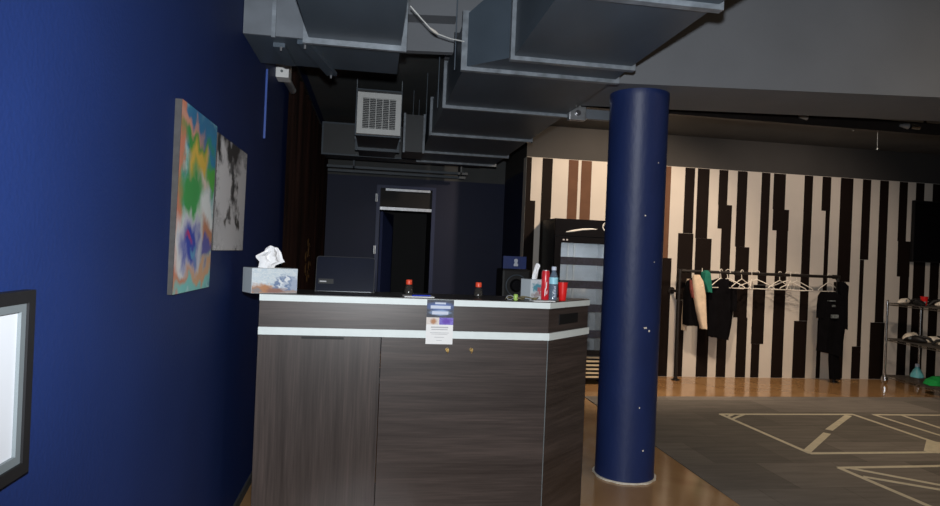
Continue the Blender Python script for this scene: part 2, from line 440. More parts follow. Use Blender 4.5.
# passage side wall and back wall with a doorway
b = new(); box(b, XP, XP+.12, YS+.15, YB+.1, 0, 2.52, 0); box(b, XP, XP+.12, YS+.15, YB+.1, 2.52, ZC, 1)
struct('wall_passage', b, ['blueshade', 'upper'])
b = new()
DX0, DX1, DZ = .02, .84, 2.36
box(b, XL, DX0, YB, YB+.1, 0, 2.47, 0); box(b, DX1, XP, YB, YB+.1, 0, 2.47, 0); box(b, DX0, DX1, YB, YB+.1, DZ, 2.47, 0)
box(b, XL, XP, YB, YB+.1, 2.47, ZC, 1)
struct('wall_far', b, ['blueshade', 'ceil'])
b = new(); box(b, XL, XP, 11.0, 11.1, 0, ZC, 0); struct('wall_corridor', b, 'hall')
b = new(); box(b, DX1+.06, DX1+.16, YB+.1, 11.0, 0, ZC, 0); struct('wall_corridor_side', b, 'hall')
# door lining with transom
b = new()
box(b, DX0, DX0+.05, YB-.015, YB+.11, 0, DZ); box(b, DX1-.05, DX1, YB-.015, YB+.11, 0, DZ); box(b, DX0+.05, DX1-.05, YB-.015, YB+.11, DZ-.04, DZ)
fr = struct('door_1', b, 'bluedoor')
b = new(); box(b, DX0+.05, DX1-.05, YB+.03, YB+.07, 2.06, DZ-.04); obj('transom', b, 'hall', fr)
b = new(); box(b, DX0+.05, DX1-.05, YB+.01, YB+.09, 2.02, 2.06); box(b, DX0+.12, DX1-.08, YB-.03, YB+.01, DZ-.075, DZ-.045); obj('transom_bar', b, 'steel', fr)
# open leaf, swung into the corridor
b = new()
p0 = Vector((DX0+.06, YB+.12, 0)); dv = Vector((.17, .72, 0)); nv = Vector((.72, -.17, 0)).normalized()*.04
prism(b, [p0, p0+dv, p0+dv+nv, p0+nv], (0, 0, 2.0)); lf = obj('door_leaf', b, 'bluedoor', fr)
for z in (2.18, 1.46, .3):
    b = new(); box(b, DX0-.012, DX0+.014, YB-.022, YB-.015, z-.055, z+.055); tube(b, [(DX0+.002, YB-.026, z-.055), (DX0+.002, YB-.026, z+.055)], .007); obj('hinge', b, 'steel', fr)

# baseboard, visible beside the counter
b = new(); box(b, XL, XL+.012, YF, YB, 0, .05); struct('baseboard_left', b, 'canvasedge')

# beams: one rotated dropped beam with a higher run over the ducts
def beam_piece(bm, xa, xb, z0, z1, w=.59, off=0):
    f = lambda x: 3.86 - .146*(x-1.842) + off
    hexa(bm, [(xa, f(xa), z0), (xb, f(xb), z0), (xb, f(xb)+w, z0), (xa, f(xa)+w, z0), (xa, f(xa), z1), (xb, f(xb), z1), (xb, f(xb)+w, z1), (xa, f(xa)+w, z1)])
b = new(); beam_piece(b, 1.42, XR, 2.58, ZC2, .64, -.065); struct('ceiling_beam', b, 'beam')
b = new(); beam_piece(b, .115, .46, 2.75, ZC2, .06); beam_piece(b, .46, 1.42, 2.88, ZC2); beam_piece(b, XL, .115, 2.86, ZC2); struct('ceiling_beam', b, 'beam')
b = new(); beam_piece(b, .115, .46, 2.93, ZC2, .14, -.145); struct('trim_1', b, 'beam')

# carpet with floor tape
b = new(); box(b, 2.262, XR, 1.0, 6.46, .0005, .006)
for v in b.verts:
    if v.co.y > 5: v.co.y = 6.41 + (v.co.x-2.26)*.02
struct('floor_carpet', b, 'carpet')

# ------------------------------------------------------------------ pillar
t = thing('pillar', 'round blue painted pillar standing beside the dark counter', 'pillar', (1.748, 4.085, 0))
b = new(); lathe(b, (1.748, 4.085, 0), [(.198, .012), (.195, .06), (.195, 2.53), (.198, 2.536), (.198, 2.58)], 64); obj('shaft', b, 'column', t, smooth=True)
b = new()
R0 = [  .200+.014*random.random() for _ in range(40)]
vs = []
for k in range(40):
    a = 2*PI*k/40; vs.append(Vector((1.748+R0[k]*math.cos(a), 4.085+R0[k]*math.sin(a), .0008)))
prism(b, vs, (0, 0, .011)); obj('caulk_ring', b, 'offwhite', t)
b = new()
for (a, z, w, h) in ((-1.45, 1.02, .022, .012), (-1.3, 1.0, .012, .014), (-1.62, 1.75, .008, .01), (-1.35, .22, .01, .012), (-1.2, 2.1, .007, .007), (-1.55, .5, .006, .012), (-1.2, 1.45, .006, .008)):
    pp = [(1.748+.1962*math.cos(a+s), 4.085+.1962*math.sin(a+s), z+dz) for s, dz in ((-w/.4, -h/2), (w/.4, -h/2.4), (w/.5, h/2), (-w/.3, h/3))]
    prism(b, pp, (0, -.0006, 0))
obj('paint_chips', b, 'offwhite', t)

# ------------------------------------------------------------------ reception counter
CX0, CX1, CY, CD, T = -.531, .915, 3.174, .34, .326
ct = thing('reception_counter', 'dark wood laminate reception counter with pale edge bands', 'counter', (.2, 3.4, 0))
def plan(o, x0, back):     # outline of the counter, grown by o
    k = o*.4142
    return [(x0, CY-o), (CX1+k, CY-o), (CX1+T+o, CY+T-k), (CX1+T+o, back), (x0, back)]
def slab(name, o, z0, z1, m, x0=CX0, back=CY+.62, depth=None, bev=0):
    bb = new(); P = plan(o, x0, back)
    if depth:       # only a strip following the front
        d = depth; k = d*.4142
        Q = [(x0, CY-o+d), (CX1-k+o*.4142, CY-o+d), (CX1+T+o-d, CY+T-k-o*0+k*0), (CX1+T+o-d, back)]
        poly = [P[0], P[1], P[2], P[3]] + Q[::-1]
    else: poly = P
    prism(bb, [Vector((x, y, z0)) for x, y in poly], (0, 0, z1-z0))
    return obj(name, bb, m, ct)
XD = .059
b = new(); box(b, XD+.002, CX1-.002, CY, CY+.025, 0.0, 1.022); obj('front_panel', b, 'woodh', ct)
b = new(); box(b, CX0, XD-.002, CY-.001, CY+.024, 0.0, 1.019); dr = obj('cabinet_door', b, 'woodv', ct, label='upright grain cabinet door')
b = new(); box(b, -.327, -.124, CY-.0035, CY+.0, 1.005, 1.016); obj('finger_slot', b, 'black', dr)
b = new(); prism(b, [Vector((CX1+.001, CY, 0)), Vector((CX1+T, CY+T-.001, 0)), Vector((CX1+T-.025, CY+T+.01, 0)), Vector((CX1, CY+.03, 0))], (0, 0, 1.022)); obj('corner_panel', b, 'woodh', ct)
b = new(); box(b, CX1-.003, CX1+.001, CY-.0015, CY+.003, 0, 1.022); obj('corner_strip', b, 'slip', ct)
b = new(); box(b, CX0, CX0+.025, CY+.025, CY+.6, 0, 1.022); obj('side_panel', b, 'woodv', ct)
b = new(); box(b, CX1+T-.025, CX1+T, CY+T+.012, CY+.6, 0, 1.022); obj('side_panel', b, 'woodh', ct)
b = new(); box(b, CX0+.03, CX1, CY+.06, CY+.6, 0, .08); obj('plinth', b, 'black', ct)
b = new(); box(b, CX0+.03, CX1+T-.03, CY+T+.01, CY+.62, .72, .75); obj('work_shelf', b, 'top', ct)
slab('lower_band', .008, 1.022, 1.059, 'edge')
slab('upper_fascia', -.002, 1.059, 1.186, 'woodh', back=CY+CD)
slab('worktop', .006, 1.186, 1.2165, 'edge', back=CY+CD+.05)
slab('worktop_laminate', .004, 1.2165, 1.22, 'top', back=CY+CD+.05)
def on_chamfer(s, z, off): # point along the chamfer, 0..1
    return Vector((CX1+T*s+off*.7071, CY+T*s-off*.7071, z))
b = new(); q = [on_chamfer(.24, 1.097, .0), on_chamfer(.70, 1.097, .0), on_chamfer(.70, 1.150, .0), on_chamfer(.24, 1.150, .0)]
prism(b, q, Vector((.7071, -.7071, 0))*.004); obj('vent_plate', b, 'black', ct)
for px in (447, 471):
    p = at_y(px, 349.5, CY)
    b = new(); tube(b, [p+Vector((0, .002, 0)), p+Vector((0, -.012, 0))], .009, 12)
    tube(b, [p+Vector((0, -.010, .008)), p+Vector((-.005, -.014, 0)), p+Vector((.005, -.014, -.008)), p+Vector((0, -.012, -.016))], .0035, 6)
    obj('hook', b, 'brass', ct)

# flyer hung over the counter's front
t = thing('flyer', 'flyer with dark blue picture and white lower half on counter front', 'flyer', (.347, CY-.012, .993))
def fly(x, z): return Vector((.279+x*.136, CY-.010, .9926+z*.2231))
b = new(); box(b, .279, .415, CY-.0094, CY-.0086, .9926, 1.2157); obj('sheet', b, 'paper', t)
b = new(); q = [fly(0, .60), fly(1, .60), fly(1, 1), fly(0, 1)]; uvquad(b, q); obj('header_picture', b, 'flyertop', t)
b = new(); q = [fly(0, .44), fly(.48, .44), fly(.48, .60), fly(0, .60)]; uvquad(b, q); obj('picture', b, 'flyertan', t, label='small tan picture')
b = new(); q = [fly(.48, .44), fly(1, .44), fly(1, .60), fly(.48, .60)]; uvquad(b, q); obj('picture', b, 'flyerpurple', t, label='small violet picture')
b = new()
for (x0, x1, z, h) in ((.18, .82, .365, .03), (.2, .8, .32, .02), (.15, .85, .25, .012), (.2, .8, .22, .01), (.32, .68, .15, .012), (.4, .6, .08, .01)):
    p = fly(x0, z); r = fly(x1, z+h); box(b, p.x, r.x, p.y-.0008, p.y, p.z, r.z)
obj('print', b, 'greyink', t)
b = new()
for (x0, x1, z, h) in ((.3, .7, .9, .04), (.14, .88, .8, .07), (.2, .8, .67, .07)):
    p = fly(x0, z); r = fly(x1, z+h); box(b, p.x, r.x, p.y-.0008, p.y, p.z, r.z)
obj('lettering', b, 'ink', t)

# ------------------------------------------------------------------ things on the counter
ZW = 1.22
def tissue_plume(bm, c, w, h, tall=False):
    """a pulled-up tissue: two wavy sheets joined at the rim"""
    if tall: R = ((0, -.7, .35), (.3, -.55, .5), (.6, -.35, .75), (.85, -.05, .9), (1, .15, .8))
    else: R = ((0, -.57, .42), (.14, -.52, .50), (.30, -.50, 1.08), (.45, -.70, .95), (.55, -.72, .92), (.76, -.26, .84), (.93, -.08, .66), (1, .06, .42))
    n = 18; S2 = []
    for side in (-1, 1):
        g = []
        for (u_, l, r_) in R:
            row = []
            for k in range(n+1):
                x = l+(r_-l)*k/n; e = math.sin(PI*k/n)
                y = .16*math.sin(x*9+u_*3)*(.35+.65*u_) + .10*math.sin(x*21+u_*5)*u_ + side*(.03+.26*e*(1-.75*u_))
                row.append(bm.verts.new((c[0]+w*x, c[1]+w*y, c[2]+h*(u_+.03*math.sin(x*14)*u_))))
            g.append(row)
        S2.append(g)
        for a, q in zip(g, g[1:]):
            for k in range(n): bm.faces.new((a[k], a[k+1], q[k+1], q[k]))
    f_, k_ = S2
    def seam(a, q):
        for k in range(len(a)-1): bm.faces.new((a[k], a[k+1], q[k+1], q[k]))
    seam(f_[0], k_[0]); seam(f_[-1], k_[-1]); seam([g[0] for g in f_], [g[0] for g in k_]); seam([g[-1] for g in f_], [g[-1] for g in k_])
t = thing('tissue_box', 'tissue box with a mountain picture at counter\'s left end by wall', 'tissue box', (-.566, 3.142, ZW+.0005), math.radians(30))
b = new(); box(b, 0, .25, 0, .135, 0, .132, bev=.002); obj('carton', b, 'paleprint', t, local=True)
b = new(); uvquad(b, [(.0015, -.0008, .002), (.2485, -.0008, .002), (.2485, -.0008, .130), (.0015, -.0008, .130)]); obj('picture_panel', b, 'mountain', t, local=True)
b = new(); lathe(b, (0, 0, 0), [(.03, .1322), (.03, .1332)], 20)
for v in b.verts: v.co.x = v.co.x*2.2+.125; v.co.y = v.co.y+.066
obj('opening', b, 'whiteplastic', t, local=True)
b = new(); tissue_plume(b, (.105, .066, .130), .085, .118); obj('tissue', b, 'tissue', t, local=True, smooth=True)

t = thing('laptop', 'black laptop standing open with its lid towards us', 'laptop', (-.138, 3.367, ZW+.0005))
b = new(); box(b, -.17, .17, .03, .155, 0, .014, bev=.003); obj('base', b, 'black', t, local=True)
def rrect(x0, x1, z0, z1, r, y):
    out = []
    for cx, cz, a0 in ((x1-r, z0+r, -90), (x1-r, z1-r, 0), (x0+r, z1-r, 90), (x0+r, z0+r, 180)):
        for k in range(5):
            a = math.radians(a0+k*22.5); out.append(Vector((cx+r*math.cos(a), y, cz+r*math.sin(a))))
    return out
LT = Matrix.Translation((0, .016, .004)) @ Matrix.Rotation(math.radians(-13), 4, 'X') @ Matrix.Translation((0, -.016, -.004))
b = new(); prism(b, rrect(-.163, .163, .006, .208, .014, .016), (0, .012, 0)); b.transform(LT); lid = obj('lid', b, 'lid', t, local=True)
b = new(); prism(b, rrect(-.166, .166, .003, .211, .016, .0185), (0, .007, 0)); b.transform(LT); obj('lid_rim', b, 'black', lid, local=True)
b = new(); tube(b, [(-.15, .016, .006), (.15, .016, .006)], .0045, 8); obj('hinge_bar', b, 'chrome', lid, local=True)
b = new(); box(b, -.150, -.065, .0145, .0165, .05, .078); b.transform(LT); obj('sticker', b, 'black', lid, local=True)
b = new(); box(b, -.142, -.105, .0135, .0146, .059, .066); b.transform(LT); obj('sticker_print', b, 'greyink', lid, local=True)

def juice(px, py_base, label, y):
    p = at_y(px, py_base, y)
    t = thing('juice_bottle', label, 'bottle', (p.x, y, ZW+.0005), 0, 'red capped bottles on the counter')
    b = new(); lathe(b, (0, 0, 0), [(.021, 0), (.026, .004), (.026, .028), (.022, .036), (.024, .044), (.014, .056), (.013, .06)], 20); obj('body', b, 'jar', t, local=True, smooth=True)
    b = new(); lathe(b, (0, 0, 0), [(.018, .058), (.0185, .062), (.0185, .082), (.016, .086)], 20); obj('cap', b, 'cap', t, local=True, smooth=True)
    return t
juice(478, 299, 'small clear bottle with orange cap standing alone on counter', 3.405)
juice(408.5, 297, 'small clear bottle with orange cap beside the paper pad', 3.44)
p = at_y(418, 297, 3.275)
t = thing('paper_pad', 'white paper pad lying on the counter behind the flyer', 'paper', (p.x, 3.275, ZW+.0005), .05)
b = new(); box(b, -.082, .085, -.06, .07, 0, .004); obj('sheets', b, 'paper', t, local=True)
b = new(); tube(b, [(-.05, 0, 0), (.05, 0, 0)], .0035, 8); b.transform(Matrix.Translation((p.x+.015, 3.248, ZW+.0082)) @ Matrix.Rotation(.3, 4, 'Z'))
tag(obj('pen', b, 'bluepen'), 'blue pen lying on the white paper pad', 'pen')

p = at_y(532.5, 298, 3.386)
t = thing('tissue_box', 'small cube tissue box beside the red drink bottle', 'tissue box', (p.x, 3.386, ZW+.0005), .35)
b = new(); box(b, -.052, .052, -.052, .052, 0, .118, bev=.002); obj('carton', b, 'paleprint', t, local=True)
b = new(); uvquad(b, [(-.05, -.0528, .003), (.05, -.0528, .003), (.05, -.0528, .116), (-.05, -.0528, .116)]); obj('picture_panel', b, 'paleprint', t, local=True)
b = new(); tissue_plume(b, (.012, 0, .116), .032, .095, True); obj('tissue', b, 'tissue', t, local=True, smooth=True)

p = at_y(544.5, 299, 3.367)
t = thing('drink_bottle', 'tall red drink bottle beside the small tissue box', 'bottle', (p.x-.006, 3.34, ZW+.0005))
b = new(); lathe(b, (0, 0, 0), [(.021, 0), (.024, .004), (.024, .158), (.021, .168), (.021, .172)], 24); obj('body', b, 'redwhite', t, local=True, smooth=True)
b = new()
for (a0, z0, z1) in ((-2.0, .02, .075), (-1.75, .06, .11), (-1.55, .03, .06)):
    prism(b, [(.0243*math.cos(a0+s), .0243*math.sin(a0+s), z) for s, z in ((0, z0), (.25, z0+.01), (.3, z1), (.06, z1-.01))], (0, -.0006, 0))
obj('print', b, 'paper', t, local=True)
b = new(); lathe(b, (0, 0, 0), [(.019, .1721), (.019, .176)], 20); obj('lid', b, 'steel', t, local=True)

p = at_y(554, 299, 3.294)
t = thing('water_bottle', 'clear plastic water bottle with pale blue label', 'bottle', (p.x-.008, 3.289, ZW+.0005))
b = new(); lathe(b, (0, 0, 0), [(.020, 0), (.026, .006), (.026, .02), (.0245, .026), (.026, .034), (.026, .125), (.024, .140), (.013, .168), (.0125, .18)], 28); obj('body', b, 'pet', t, local=True, smooth=True)
b = new(); lathe(b, (0, 0, 0), [(.0266, .098), (.0266, .136)], 28); obj('label', b, 'palelabel', t, local=True, smooth=True)
b = new(); lathe(b, (0, 0, 0), [(.0145, .178), (.0145, .196), (.012, .199)], 20); obj('cap', b, 'ink', t, local=True, smooth=True)
b = new()
for k in range(7): box(b, -.004+.004*(k % 2), .007, -.0268, -.0262, .022+k*.0095, .028+k*.0095)
obj('print', b, 'ink', t, local=True)

p = at_y(563.5, 302, 3.25)
t = thing('party_cup', 'red plastic cup standing on counter\'s right corner', 'cup', (1.029, 3.326, ZW+.0005))
b = new(); lathe(b, (0, 0, 0), [(.019, 0), (.0205, .002), (.024, .045), (.0285, .104)], 28); obj('body', b, 'red', t, local=True, smooth=True)
b = new(); lathe(b, (0, 0, 0), [(.0285, .102), (.0302, .104), (.0302, .107), (.0285, .108)], 28); obj('rim', b, 'red', t, local=True, smooth=True)

b = new(); box(b, -.06, .06, -.035, .035, 0, .0035); b.transform(Matrix.Translation((.89, 3.229, ZW+.0005)) @ Matrix.Rotation(.1, 4, 'Z'))
tag(obj('paper_slip', b, 'paper'), 'white slip of paper lying in front of the water bottle', 'paper')
pts = []
for k in range(34):
    u = k/33; pts.append((.71+.175*u+.02*math.sin(u*19), 3.285+.045*math.sin(u*13)+.02*math.cos(u*30), ZW+.0045+.010*abs(math.sin(u*17))))
b = new(); tube(b, pts, .0035, 6); tag(obj('lanyard', b, 'olive', smooth=True), 'khaki lanyard lying tangled before the small tissue box', 'lanyard')
t = thing('key_fob', 'lime green key fob lying at the lanyard\'s left end', 'key fob', (.750, 3.243, ZW+.0005))
b = new(); lathe(b, (0, 0, 0), [(.011, 0), (.0135, .006), (.0135, .026), (.010, .034)], 18); obj('body', b, 'lime', t, local=True, smooth=True)
b = new(); pr = [(.02*math.cos(a*PI/8), 0, .014+.012*math.sin(a*PI/8)) for a in range(16)]
tube(b, [(q[0]-.032, .004, q[2]) for q in pr]+[(pr[0][0]-.032, .004, pr[0][2])], .0022, 6); obj('ring', b, 'steel', t, local=True)

# ------------------------------------------------------------------ pictures on the left wall
t = thing('picture_frame', 'white picture in a thick black frame at left edge', 'picture frame', (XL, 1.1, .96))
FY0, FY1, FZ0, FZ1 = .72, 1.385, .979, 1.343
def ring(bm, x0, x1, ins, wid):
    a, c, d, e = FY0+ins, FY1-ins, FZ0+ins, FZ1-ins
    for (ya, yb, za, zb) in ((a, c, d, d+wid), (a, c, e-wid, e), (a, a+wid, d+wid, e-wid), (c-wid, c, d+wid, e-wid)): box(bm, x0, x1, ya, yb, za, zb)
b = new(); ring(b, XL+.0005, XL+.022, 0, .024); obj('frame', b, 'black', t)
b = new(); ring(b, XL+.0005, XL+.017, .024, .017); obj('slip', b, 'slip', t)
b = new(); box(b, XL+.0005, XL+.010, FY0+.04, FY1-.04, FZ0+.04, FZ1-.04); obj('board', b, 'mount', t)
def canvas(name, label, y0, y1, z0, z1, m, th, lean):
    t = thing(name, label, 'painting', (XL, (y0+y1)/2, z0))
    b = new(); hexa(b, [(XL+.0005, y0, z0), (XL+th, y0, z0), (XL+th, y1, z0), (XL+.0005, y1, z0), (XL+.0005, y0, z1), (XL+th+lean, y0, z1), (XL+th+lean, y1, z1), (XL+.0005, y1, z1)])
    obj('canvas', b, 'canvasedge', t)
    b = new(); e = .0008; uvquad(b, [(XL+th+e, y0, z0), (XL+th+e, y1, z0), (XL+th+lean+e, y1, z1), (XL+th+lean+e, y0, z1)]); obj('picture', b, m, t)
canvas('painting', 'bright teal and orange abstract canvas on blue wall', 2.278, 2.765, 1.270, 1.938, 'abstract', .017, .006)
canvas('painting', 'black and white abstract canvas behind the coloured painting', 2.80, 3.42, 1.422, 1.92, 'mono', .016, .004)

# raceway, box, curtain
b = new(); box(b, XL+.0005, XL+.012, 3.975, 3.992, 2.10, 2.52); tag(obj('cable_raceway', b, 'raceway'), 'thin blue cable raceway running up the blue wall', 'cable raceway')
t = thing('electrical_box', 'white electrical box on left wall under the wide duct', 'electrical box', (XL, 4.4, 2.56))
b = new(); box(b, XL+.0005, XL+.085, 4.33, 4.46, 2.57, 2.68, bev=.004); obj('housing', b, 'whitemetal', t)
b = new(); tube(b, [(XL+.05, 4.46, 2.60), (XL+.052, 4.8, 2.60)], .026, 14); obj('conduit', b, 'steel', t, smooth=True)
b = new(); tube(b, [(XL+.04, 4.331, 2.61), (XL+.04, 4.325, 2.61)], .009, 10); obj('knockout', b, 'slip', t)

t = thing('curtain', 'dark brown curtain hanging along left wall beyond the counter', 'curtain', (XL, 6.5, .1))
b = new(); n = 90; Y0, Y1 = 4.80, 8.78
def cx(k): return XL+.03+.016*math.sin(k*1.25)+.006*math.sin(k*.47)
va = [[b.verts.new((cx(k)*(1), Y0+(Y1-Y0)*k/n, z)) for k in range(n+1)] for z in (.08, 1.0, 2.0, 2.84)]
vb = [[b.verts.new((cx(k)-.004, Y0+(Y1-Y0)*k/n, z)) for k in range(n+1)] for z in (.08, 1.0, 2.0, 2.84)]
for j in range(3):
    for k in range(n):
        b.faces.new((va[j][k], va[j][k+1], va[j+1][k+1], va[j+1][k])); b.faces.new((vb[j][k], vb[j+1][k], vb[j+1][k+1], vb[j][k+1]))
obj('cloth', b, 'curtain', t, smooth=True)
b = new(); tube(b, [(XL+.03, 4.72, 2.862), (XL+.03, 8.8, 2.862)], .014, 10)
for y in (4.78, 6.7, 8.75): tube(b, [(XL, y, 2.862), (XL+.03, y, 2.862)], .008, 8)
obj('rod', b, 'pipe', t, smooth=True)
b = new()
for (dy, z, r, a0, a1) in ((0, 1.36, .05, 0, 4), (.12, 1.42, .05, 1, 5), (.02, 1.24, .06, 2, 6), (.15, 1.27, .045, 0, 5), (.08, 1.5, .04, 2, 6), (.1, 1.15, .05, 0, 4)):
    tube(b, [(XL+.057, 6.25+dy*2+2*r*math.cos(a0+(a1-a0)*k/8), z+r*math.sin(a0+(a1-a0)*k/8)) for k in range(9)], .006, 5)
obj('embroidery', b, 'gold', t)

# ------------------------------------------------------------------ ducts
ZD = 2.53
dt = thing('air_duct', 'big grey rectangular duct running back above counter\'s right', 'duct', (.93, 5, ZD))
def flange(bm, x0, x1, y, z0, z1, w=.036, d=.02, o=.022):
    box(bm, x0-o, x1+o, y-d, y+d, z0-o, z0-o+w); box(bm, x0-o, x1+o, y-d, y+d, z1+o-w, z1+o)
    box(bm, x0-o, x0-o+w, y-d, y+d, z0-o+w, z1+o-w); box(bm, x1+o-w, x1+o, y-d, y+d, z0-o+w, z1+o-w)
ZDT = 2.83
b = new(); box(b, .71, 1.375, 1.4, 3.35, ZD, 3.02); obj('duct_section', b, 'duct', dt)
b = new(); hexa(b, [(.71, 3.36, ZD), (1.375, 3.36, ZD), (1.39, 3.62, ZD), (.475, 3.62, ZD), (.71, 3.36, 3.0), (1.375, 3.36, 3.0), (1.39, 3.62, ZDT), (.475, 3.62, ZDT)]); obj('duct_section', b, 'duct', dt)
for ya, yb in ((3.63, 4.59), (4.61, 5.69), (5.71, 6.73), (6.75, 7.45)):
    b = new(); box(b, .477, 1.39, ya, yb, ZD, ZDT); obj('duct_section', b, 'duct', dt)
b = new(); flange(b, .71, 1.375, 3.355, ZD, 3.02, .042); obj('flange', b, 'flange', dt)
b = new(); flange(b, .71, 1.375, 2.46, ZD, 3.02, .042); obj('flange', b, 'flange', dt)
for y, w in ((3.625, .042), (4.60, .034), (5.70, .046), (6.74, .034), (7.44, .04)):
    b = new(); flange(b, .477, 1.39, y, ZD, ZDT, w); obj('flange', b, 'flange', dt)
for (x, y) in ((.425, 3.66), (.425, 4.64), (1.43, 4.64), (.425, 5.74), (.425, 6.78)):
    b = new(); box(b, x-.003, x+.003, y-.003, y+.003, ZD-.01, ZC if y > 4.3 else ZC2); obj('hanger_rod', b, 'duct', dt)

# left duct with wide plenum
lt = thing('air_duct', 'wide grey duct and plenum against the left wall', 'duct', (-.13, 3, 2.5))
b = new(); box(b, -.362, .098, 1.3, 3.25, 2.5, 2.86); obj('duct_section', b, 'duct', lt)
b = new(); flange(b, -.362, .098, 3.262, 2.5, 2.86, .045, .012, .028); obj('flange', b, 'flange', lt)
b = new(); box(b, -.682, .096, 3.29, 3.78, 2.5, ZC2); obj('plenum', b, 'duct', lt)
b = new(); box(b, -.682, -.362, 3.276, 3.289, 2.5, ZC2); obj('plenum_front', b, 'ductlight', lt, label='front face in flash-lit pale grey')  # paler than the plenum behind: the flash on this face is coloured in
b = new(); box(b, -.545, -.525, 3.264, 3.277, 2.49, ZC2); obj('seam', b, 'flange', lt)
b = new()
p0, p1 = at_z(303, 44, 2.485), at_z(332, 78, 2.485)
for (a, c) in ((at_z(303, 44, 2.478), at_z(332, 76, 2.478)), (at_z(279, 47, 2.478), at_z(290, 66, 2.478))):
    d = (c-a).normalized(); s = Vector((-d.y, d.x, 0))*.03
    prism(b, [a-s, c-s, c+s, a+s], (0, 0, .022))
obj('support_strut', b, 'duct', lt)
for (x, y) in ((305, 45), (331, 75), (281, 47)):
    p = at_z(x, y, 2.475); b = new(); tube(b, [p, p+Vector((0, 0, -.02))], .006, 8); obj('bolt', b, 'steel', lt)

xt = thing('air_duct', 'short grey crossover duct between the two big ducts at top edge', 'duct', (.27, 3.1, 2.8))
b = new(); box(b, .112, .43, 3.02, 3.2, 2.80, 2.98); obj('duct_section', b, 'duct', xt)
for x in (.16, .38):
    b = new(); box(b, x-.003, x+.003, 3.1, 3.106, 2.98, ZC2); obj('hanger_rod', b, 'duct', xt)

# grille duct
gt = thing('air_duct', 'black duct with white air grille facing the room', 'duct', (0, 6.4, 2.5))
b = new(); box(b, -.2, .2, 5.93, 7.3, 2.52, 2.93); obj('duct_section', b, 'ductdark', gt)
GX0, GX1, GZ0, GZ1 = -.196, .204, 2.52, 2.90
b = new()
for (x0, x1, z0, z1) in ((GX0, GX1, GZ0, GZ0+.05), (GX0, GX1, GZ1-.05, GZ1), (GX0, GX0+.05, GZ0+.05, GZ1-.05), (GX1-.05, GX1, GZ0+.05, GZ1-.05)): box(b, x0, x1, 5.895, 5.929, z0, z1)
gr = obj('grille_frame', b, 'whitemetal', gt, label='white grille frame')
b = new(); box(b, GX0+.05, GX1-.05, 5.924, 5.9285, GZ0+.05, GZ1-.05); obj('grille_backing', b, 'ductdark', gr)
b = new()
for k in range(17):
    z = GZ0+.058+k*.0165; hexa(b, [(GX0+.05, 5.900, z), (GX1-.05, 5.900, z), (GX1-.05, 5.917, z+.006), (GX0+.05, 5.917, z+.006), (GX0+.05, 5.900, z+.003), (GX1-.05, 5.900, z+.003), (GX1-.05, 5.917, z+.009), (GX0+.05, 5.917, z+.009)])
for k in range(1, 5): box(b, GX0+.05+k*.06-.003, GX0+.05+k*.06+.003, 5.897, 5.90, GZ0+.05, GZ1-.05)
obj('louvres', b, 'whitemetal', gr)
b = new(); flange(b, -.2, .2, 6.72, 2.52, 2.93, .045, .02, .03); obj('flange', b, 'duct', gt)
b = new(); flange(b, -.2, .2, 5.96, 2.52, 2.93, .03, .018, .012); obj('flange', b, 'duct', gt)
for x in (-.215, .209):
    b = new(); box(b, x, x+.006, 6.1, 6.106, 2.5, ZC); obj('hanger_rod', b, 'flange', gt)

kt = thing('air_duct', 'dark crossover duct behind the grille along the passage', 'duct', (.1, 7.6, 2.5))
b = new(); box(b, -.62, 1.3, 7.5, 7.95, 2.56, 2.90); obj('duct_section', b, 'ductdark', kt)
b = new(); flange(b, -.62, 1.3, 7.52, 2.56, 2.90, .04, .015, .02); obj('flange', b, 'duct', kt)
b = new(); box(b, -.63, 1.2, 8.3, 8.36, 2.50, 2.53); box(b, -.63, 1.2, 8.5, 8.56, 2.47, 2.5); obj('support_strut', b, 'duct', kt)
for x in (-.3, 1.1):
    b = new(); box(b, x, x+.02, 8.3, 8.56, 2.5, ZC); obj('hanger_rod', b, 'duct', kt)
et = thing('air_duct', 'narrow black branch duct joining big duct right of grille', 'duct', (.36, 6.3, 2.5))
b = new(); box(b, .25, .455, 6.15, 6.6, 2.42, 2.78); obj('duct_section', b, 'ductdark', et)
b = new()
for x in (.25, .44): box(b, x-.008, x+.012, 6.135, 6.15, 2.41, 2.79)
obj('flange', b, 'flange', et)
b = new(); box(b, .34, .346, 6.4, 6.406, 2.78, ZC); obj('hanger_rod', b, 'duct', et)

# steel box and conduit by the pillar
st = thing('electrical_box', 'steel junction box under the beam left of blue pillar', 'electrical box', (1.3, 4.5, 2.4))
pa, pb = at_y(569, 106, 4.52), at_y(585, 121, 4.52)
b = new(); box(b, pa.x, pb.x, 4.50, 4.56, pb.z, pa.z, bev=.006); obj('housing', b, 'steel', st)
c = (pa+pb)/2
b = new(); tube(b, [(c.x, 4.50, c.z), (c.x, 4.492, c.z)], .022, 16); tube(b, [(c.x, 4.492, c.z), (c.x, 4.487, c.z)], .012, 12); obj('cover', b, 'chrome', st, smooth=True)
b = new(); box(b, c.x-.02, c.x+.028, 4.525, 4.53, pa.z, ZC); obj('strap', b, 'whitemetal', st)
b = new(); box(b, pb.x, 2.1, 4.505, 4.555, c.z-.035, c.z+.035); obj('channel', b, 'ductlight', st)

